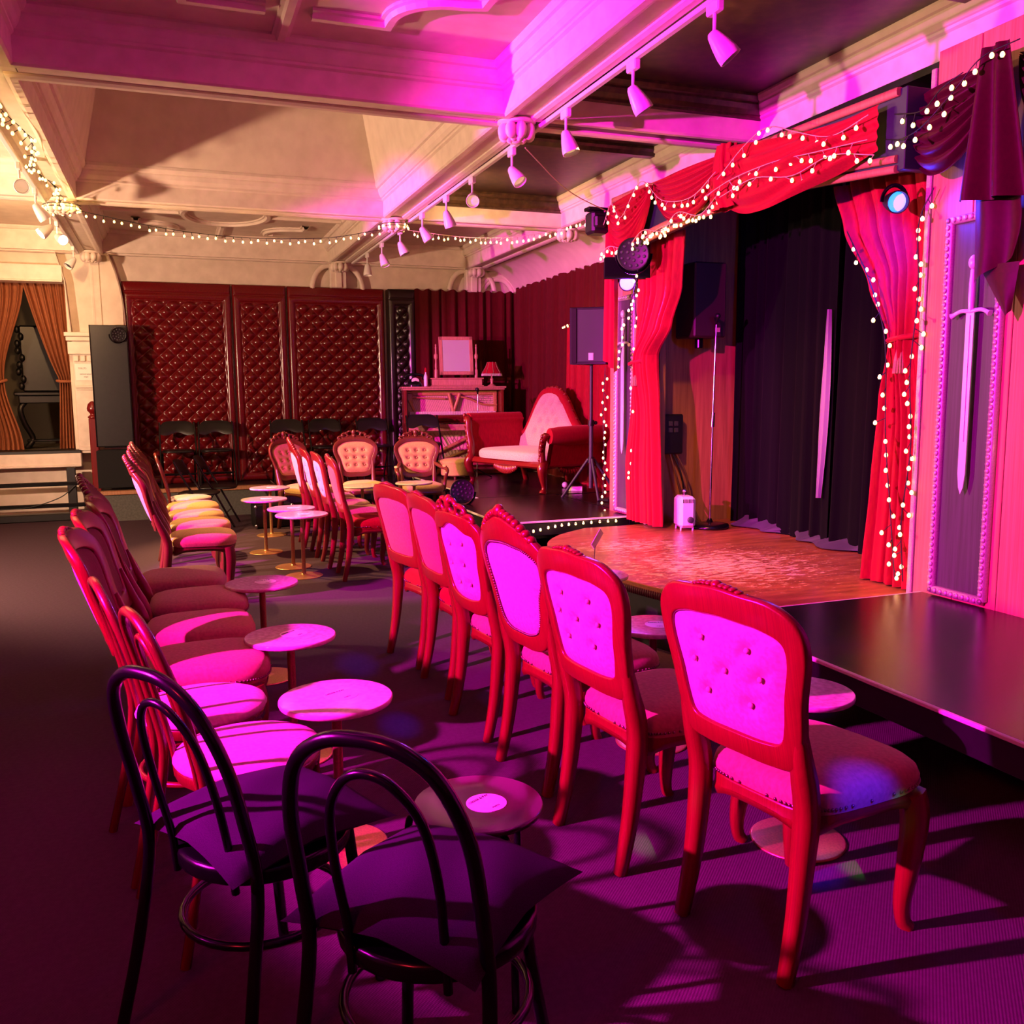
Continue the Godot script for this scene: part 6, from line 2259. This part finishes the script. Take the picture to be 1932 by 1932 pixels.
func fairy_lights() -> void:
	fairy("fairy lights sagging across the ceiling from the left rosette to the middle rosette", [V(-0.70, 3.15, -9.18), V(0.05, 3.03, -9.18), V(0.75, 2.985, -9.18), V(1.5, 3.02, -9.18), V(2.06, 3.13, -9.18)], 0.075, 0.012, M.wire, 10)
	fairy("fairy lights sagging from the middle rosette to the end of the pelmet", [V(2.33, 3.13, -9.14), V(2.75, 2.99, -8.55), V(3.05, 2.93, -8.05), V(3.30, 2.94, -7.6), V(3.46, 2.99, -6.98)], 0.065, 0.012, M.cord_pale, 10)
	fairy("fairy lights running along the underside of the left beam", [V(-0.80, 3.21, -5.3), V(-0.86, 3.20, -6.2), V(-0.78, 3.20, -7.0), V(-0.87, 3.20, -7.8), V(-0.78, 3.19, -8.5), V(-0.82, 3.14, -9.05)], 0.06, 0.05, M.wire, 8)
	var wind := []
	for k in 16:
		var a := TAU * k / 8.0
		wind.append(V(-0.815 + cos(a) * 0.155, 3.19 - 0.003 * k, -9.2 + sin(a) * 0.155))
	fairy("fairy lights wound round the left rosette", wind, 0.07, 0.01, M.wire, 8, 0.02)
	wind = []
	for k in 12:
		var a := TAU * k / 8.0
		wind.append(V(2.195 + cos(a) * 0.155, 3.19 - 0.003 * k, -9.2 + sin(a) * 0.155))
	fairy("fairy lights wound round the middle rosette", wind, 0.08, 0.01, M.wire, 0, 0.02)
	# pelmet
	fairy("fairy lights bunched along the lower edge of the pelmet's far half", [V(3.40, 2.62, -6.92), V(3.36, 2.66, -6.72), V(3.40, 2.62, -6.5), V(3.38, 2.70, -6.2), V(3.40, 2.66, -5.95), V(3.38, 2.74, -5.7), V(3.40, 2.68, -5.45), V(3.38, 2.76, -5.2)], 0.045, 0.03, M.cord_pale, 8)
	fairy("second run of fairy lights along the pelmet's lower edge above the far curtain", [V(3.46, 2.58, -6.88), V(3.44, 2.62, -6.6), V(3.46, 2.67, -6.3), V(3.44, 2.70, -6.0), V(3.46, 2.70, -5.6)], 0.055, 0.025, M.cord_pale, 8)
	fairy("fairy lights zigzagging over the far swags", [V(3.40, 2.86, -6.90), V(3.36, 2.98, -6.68), V(3.33, 2.84, -6.45), V(3.36, 3.05, -6.2), V(3.34, 2.85, -5.85), V(3.36, 2.80, -5.5), V(3.36, 2.90, -5.2)], 0.085, 0.02, M.cord_pale, 0)
	fairy("fairy lights looped from the knot across the near half of the pelmet", [V(3.34, 2.84, -5.15), V(3.34, 2.98, -4.85), V(3.34, 3.02, -4.62), V(3.34, 2.92, -4.35), V(3.36, 2.84, -4.1), V(3.38, 2.88, -3.85)], 0.10, 0.035, M.cord_pale, 10)
	fairy("lower run of fairy lights across the near half of the pelmet", [V(3.34, 2.76, -5.3), V(3.32, 2.80, -4.95), V(3.33, 2.81, -4.55), V(3.34, 2.78, -4.2), V(3.38, 2.76, -3.85)], 0.105, 0.035, M.cord_pale, 0)
	fairy("lowest run of fairy lights on the near half of the pelmet", [V(3.33, 2.72, -5.1), V(3.33, 2.76, -4.75), V(3.34, 2.70, -4.4), V(3.36, 2.74, -4.1), V(3.40, 2.68, -3.82)], 0.13, 0.04, M.cord_pale, 0)
	fairy("fairy lights draped over the wine swag at the right edge", [V(3.52, 2.78, -3.88), V(3.48, 2.74, -3.72), V(3.45, 2.76, -3.55), V(3.48, 2.88, -3.40), V(3.50, 2.98, -3.28), V(3.52, 3.0, -3.10)], 0.075, 0.02, M.wire, 0)
	fairy("second run of fairy lights on the wine swag, rising to the tail", [V(3.50, 2.88, -3.80), V(3.48, 2.84, -3.60), V(3.46, 2.90, -3.46), V(3.48, 2.94, -3.36)], 0.08, 0.03, M.wire, 0)
	# near opening
	fairy("fairy lights trailing down the near stage curtain", [V(3.76, 2.42, -4.42), V(3.74, 2.15, -4.22), V(3.72, 1.86, -4.06), V(3.74, 1.62, -4.04), V(3.74, 1.25, -4.02), V(3.73, 0.85, -3.95), V(3.70, 0.46, -3.86)], 0.085, 0.045, M.wire, 8)
	fairy("fairy lights down the edge board of the near sword panel", [V(3.70, 2.52, -3.72), V(3.69, 2.35, -3.80), V(3.70, 2.0, -3.79), V(3.69, 1.6, -3.81), V(3.70, 1.2, -3.79), V(3.69, 0.8, -3.82), V(3.70, 0.46, -3.80)], 0.06, 0.035, M.wire, 8)
	fairy("fairy lights down the right edge of the near sword panel", [V(3.69, 2.2, -2.99), V(3.69, 1.6, -3.0), V(3.69, 1.0, -2.99), V(3.69, 0.48, -3.0)], 0.12, 0.03, M.wire, 8)
	# far opening
	fairy("fairy lights trailing down the far stage curtain", [V(3.52, 2.58, -6.52), V(3.54, 2.40, -6.58), V(3.54, 2.15, -6.72), V(3.54, 1.9, -6.82), V(3.53, 1.70, -6.86)], 0.06, 0.03, M.wire, 6)
	fairy("fairy lights down the edge board of the far sword panel", [V(3.69, 2.34, -6.90), V(3.69, 1.9, -6.84), V(3.69, 1.5, -6.90), V(3.69, 1.1, -6.86), V(3.69, 0.75, -6.92)], 0.065, 0.03, M.wire, 7)
	fairy("fairy lights down the left side of the far sword panel", [V(3.68, 1.72, -7.42), V(3.68, 1.3, -7.46), V(3.68, 0.9, -7.43), V(3.68, 0.46, -7.47)], 0.055, 0.03, M.wire, 7)
	fairy("fairy lights along the head of the short red curtain above the loudspeaker", [V(4.52, 2.29, -10.3), V(4.53, 2.32, -9.9), V(4.53, 2.32, -9.2), V(4.52, 2.34, -8.4)], 0.05, 0.02, M.cord_pale, 5, 0.01)
	fairy("fairy lights tucked along the joint of deck and wooden stage", [V(2.70, 0.36, -6.86), V(3.0, 0.385, -6.96), V(3.3, 0.39, -7.0), V(3.6, 0.39, -7.0)], 0.075, 0.01, M.wire, 4, 0.004)
	fairy("fairy lights hanging under the bowed front of the wooden stage", [V(2.535, 0.29, -5.9), V(2.515, 0.22, -5.6), V(2.515, 0.27, -5.3), V(2.52, 0.20, -5.0)], 0.08, 0.02, M.wire, 4)
	fairy("fairy lights lying on the carpet behind the second salon chair's table", [V(2.35, 0.03, -3.95), V(2.42, 0.04, -3.88), V(2.50, 0.03, -3.95), V(2.58, 0.04, -3.85)], 0.05, 0.02, M.wire, 3, 0.01)


func small_things() -> void:
	mic_stand("tall chrome microphone stand with round black base on the wooden stage", V(4.16, WOOD, -6.42), 1.68, true)
	# fan heater
	var o := thing("fan_heater", "small white box heater with round dial at the foot of the far curtain", "heater", V(3.93, WOOD, -6.44), face_turn(-0.25, 0.97))
	var b := MB.new()
	b.box(V(0, 0.15, 0), V(0.135, 0.26, 0.20), 0.025)
	part(o, "casing", b, M.white_metal)
	b = MB.new()
	for k in 8:
		b.box(V(-0.042 + 0.012 * k, 0.245, 0.1), V(0.005, 0.03, 0.006), 0.0)
	part(o, "vent_slots", b, M.black_plastic)
	b = MB.new()
	b.xf = Transform3D(Basis(Vector3.RIGHT, PI / 2), V(0.02, 0.09, 0.1))
	b.lathe([Vector2(0.026, 0.0), Vector2(0.026, 0.012), Vector2(0.02, 0.018), Vector2(0, 0.018)], 20)
	part(o, "dial", b, M.grey_grille)
	for s in [-1.0, 1.0]:
		b = MB.new()
		b.tube([V(s * 0.05, 0, 0.07), V(s * 0.05, 0.03, 0.07)], 0.008, 6)
		b.tube([V(s * 0.05, 0, -0.07), V(s * 0.05, 0.03, -0.07)], 0.008, 6)
		part(o, "feet", b, M.white_metal)
	b = MB.new()
	b.tube([V(0.0, 0.27, -0.02), V(0.0, 0.31, -0.02)], 0.014, 8)
	b.ball(V(0.0, 0.32, -0.02), V(0.022, 0.016, 0.022))
	part(o, "carry_knob", b, M.chrome)
	# power distribution box and its cables on the ply side wall
	o = thing("power_box", "black power distribution box with sockets on the plywood side wall", "power box", V(4.0, 1.14, -6.80))
	b = MB.new()
	b.box(V(0, 0, 0), V(0.20, 0.34, 0.09), 0.012)
	part(o, "case", b, M.black_plastic)
	for k in 4:
		b = MB.new()
		b.box(V(-0.03 + 0.055 * (k % 2), 0.09 - 0.055 * (k / 2), 0.048), V(0.038, 0.04, 0.012), 0.004)
		part(o, "socket", b, M.grey_grille)
	for k in 3:
		b = MB.new()
		b.tube(spline([V(3.98 + 0.03 * k, 0.98, -6.78), V(4.02 + 0.05 * k, 0.80, -6.74), V(4.08 + 0.04 * k, 0.6, -6.74), V(4.14 + 0.05 * k, WOOD + 0.012, -6.68), V(4.26 + 0.03 * k, WOOD + 0.012, -6.66)], 6), 0.009, 6)
		solo("cable", b, M.cable_brown if k != 1 else M.wire, ["brown cable hanging from the power box, leftmost of three", "black cable hanging from the power box, middle of three", "brown cable hanging from the power box, rightmost of three"][k], "cable")
	o = thing("wall_speaker", "dark wall speaker with small label above the power box", "speaker", V(4.16, 2.24, -6.62))
	b = MB.new()
	b.box(V(0, 0, 0), V(0.30, 0.60, 0.30), 0.012)
	part(o, "cabinet", b, mat("speaker_red_black", Color(0.16, 0.05, 0.05), 0.6))
	b = MB.new()
	b.box(V(0.07, -0.24, 0.152), V(0.045, 0.035, 0.004), 0.0)
	part(o, "plate", b, M.cord_pale)
	b = MB.new()
	b.box(V(0.02, -0.33, -0.05), V(0.05, 0.10, 0.06), 0.006)
	part(o, "bracket", b, M.black_steel)
	# stage monitor cut by the right edge
	o = thing("stage_monitor", "black wedge monitor on the near deck at the right edge", "speaker", V(2.66, DECK, -1.62), -0.5)
	b = MB.new()
	b.xf = Transform3D(Basis(V(0, 0, 1), Vector3.UP, V(-1, 0, 0)), Vector3.ZERO)
	b.prism(PackedVector2Array([Vector2(-0.16, 0.0), Vector2(0.16, 0.0), Vector2(0.18, 0.06), Vector2(0.02, 0.25), Vector2(-0.13, 0.25)]), -0.2, 0.2, 0.01)
	part(o, "cabinet", b, M.black_plastic)
	b = MB.new()
	b.xf = Transform3D(Basis(Vector3.RIGHT, -0.87), V(0.0, 0.15, 0.105))
	b.box(V(0, 0, 0.008), V(0.34, 0.21, 0.012), 0.004)
	part(o, "grille", b, M.grey_grille)
	# menu card in its holder
	o = thing("card_holder", "thin wire card holder with white card on the table by the wooden stage", "card holder", V(2.12, 0.52, -4.40), 0.5)
	b = MB.new()
	b.lathe([Vector2(0, 0), Vector2(0.03, 0), Vector2(0.03, 0.006), Vector2(0.006, 0.012)], 16)
	b.tube([V(0, 0.01, 0), V(0.004, 0.08, 0), V(0.010, 0.15, 0)], 0.0028, 6)
	part(o, "holder", b, M.chrome)
	b = MB.new()
	b.xf = Transform3D(Basis(Vector3(0, 0, 1), 0.75), V(0.03, 0.185, 0))
	b.box(V(0, 0, 0), V(0.115, 0.042, 0.003), 0.0)
	part(o, "card", b, M.paper)
	led_par("round black LED par lying on the corner of the far deck, facing the room", V(2.62, DECK + 0.13, -8.40), V(-0.25, 0.25, 1.0), 0.115)
	# flight case tucked under the platform edge
	o = thing("flight_case", "black case with metal corners tucked before the white-edged deck", "case", V(1.02, 0, -10.62), 0.1)
	b = MB.new()
	b.box(V(0, 0.14, 0), V(0.42, 0.26, 0.28), 0.01)
	part(o, "body", b, M.black_vinyl)
	b = MB.new()
	for sx in [-1.0, 1.0]:
		for sy in [0.03, 0.25]:
			b.ball(V(sx * 0.205, sy, 0.135), V(0.022, 0.022, 0.022), 8, 6)
	part(o, "corners", b, M.chrome)
	# thin string stretched from the track to the pelmet
	b = MB.new()
	b.tube(spline([V(2.36, 3.16, -6.0), V(2.9, 3.02, -6.5), V(3.46, 2.96, -6.9)], 6), 0.004, 5)
	solo("cord", b, M.cord_pale, "thin pale cord stretched from the track to the pelmet", "cord")
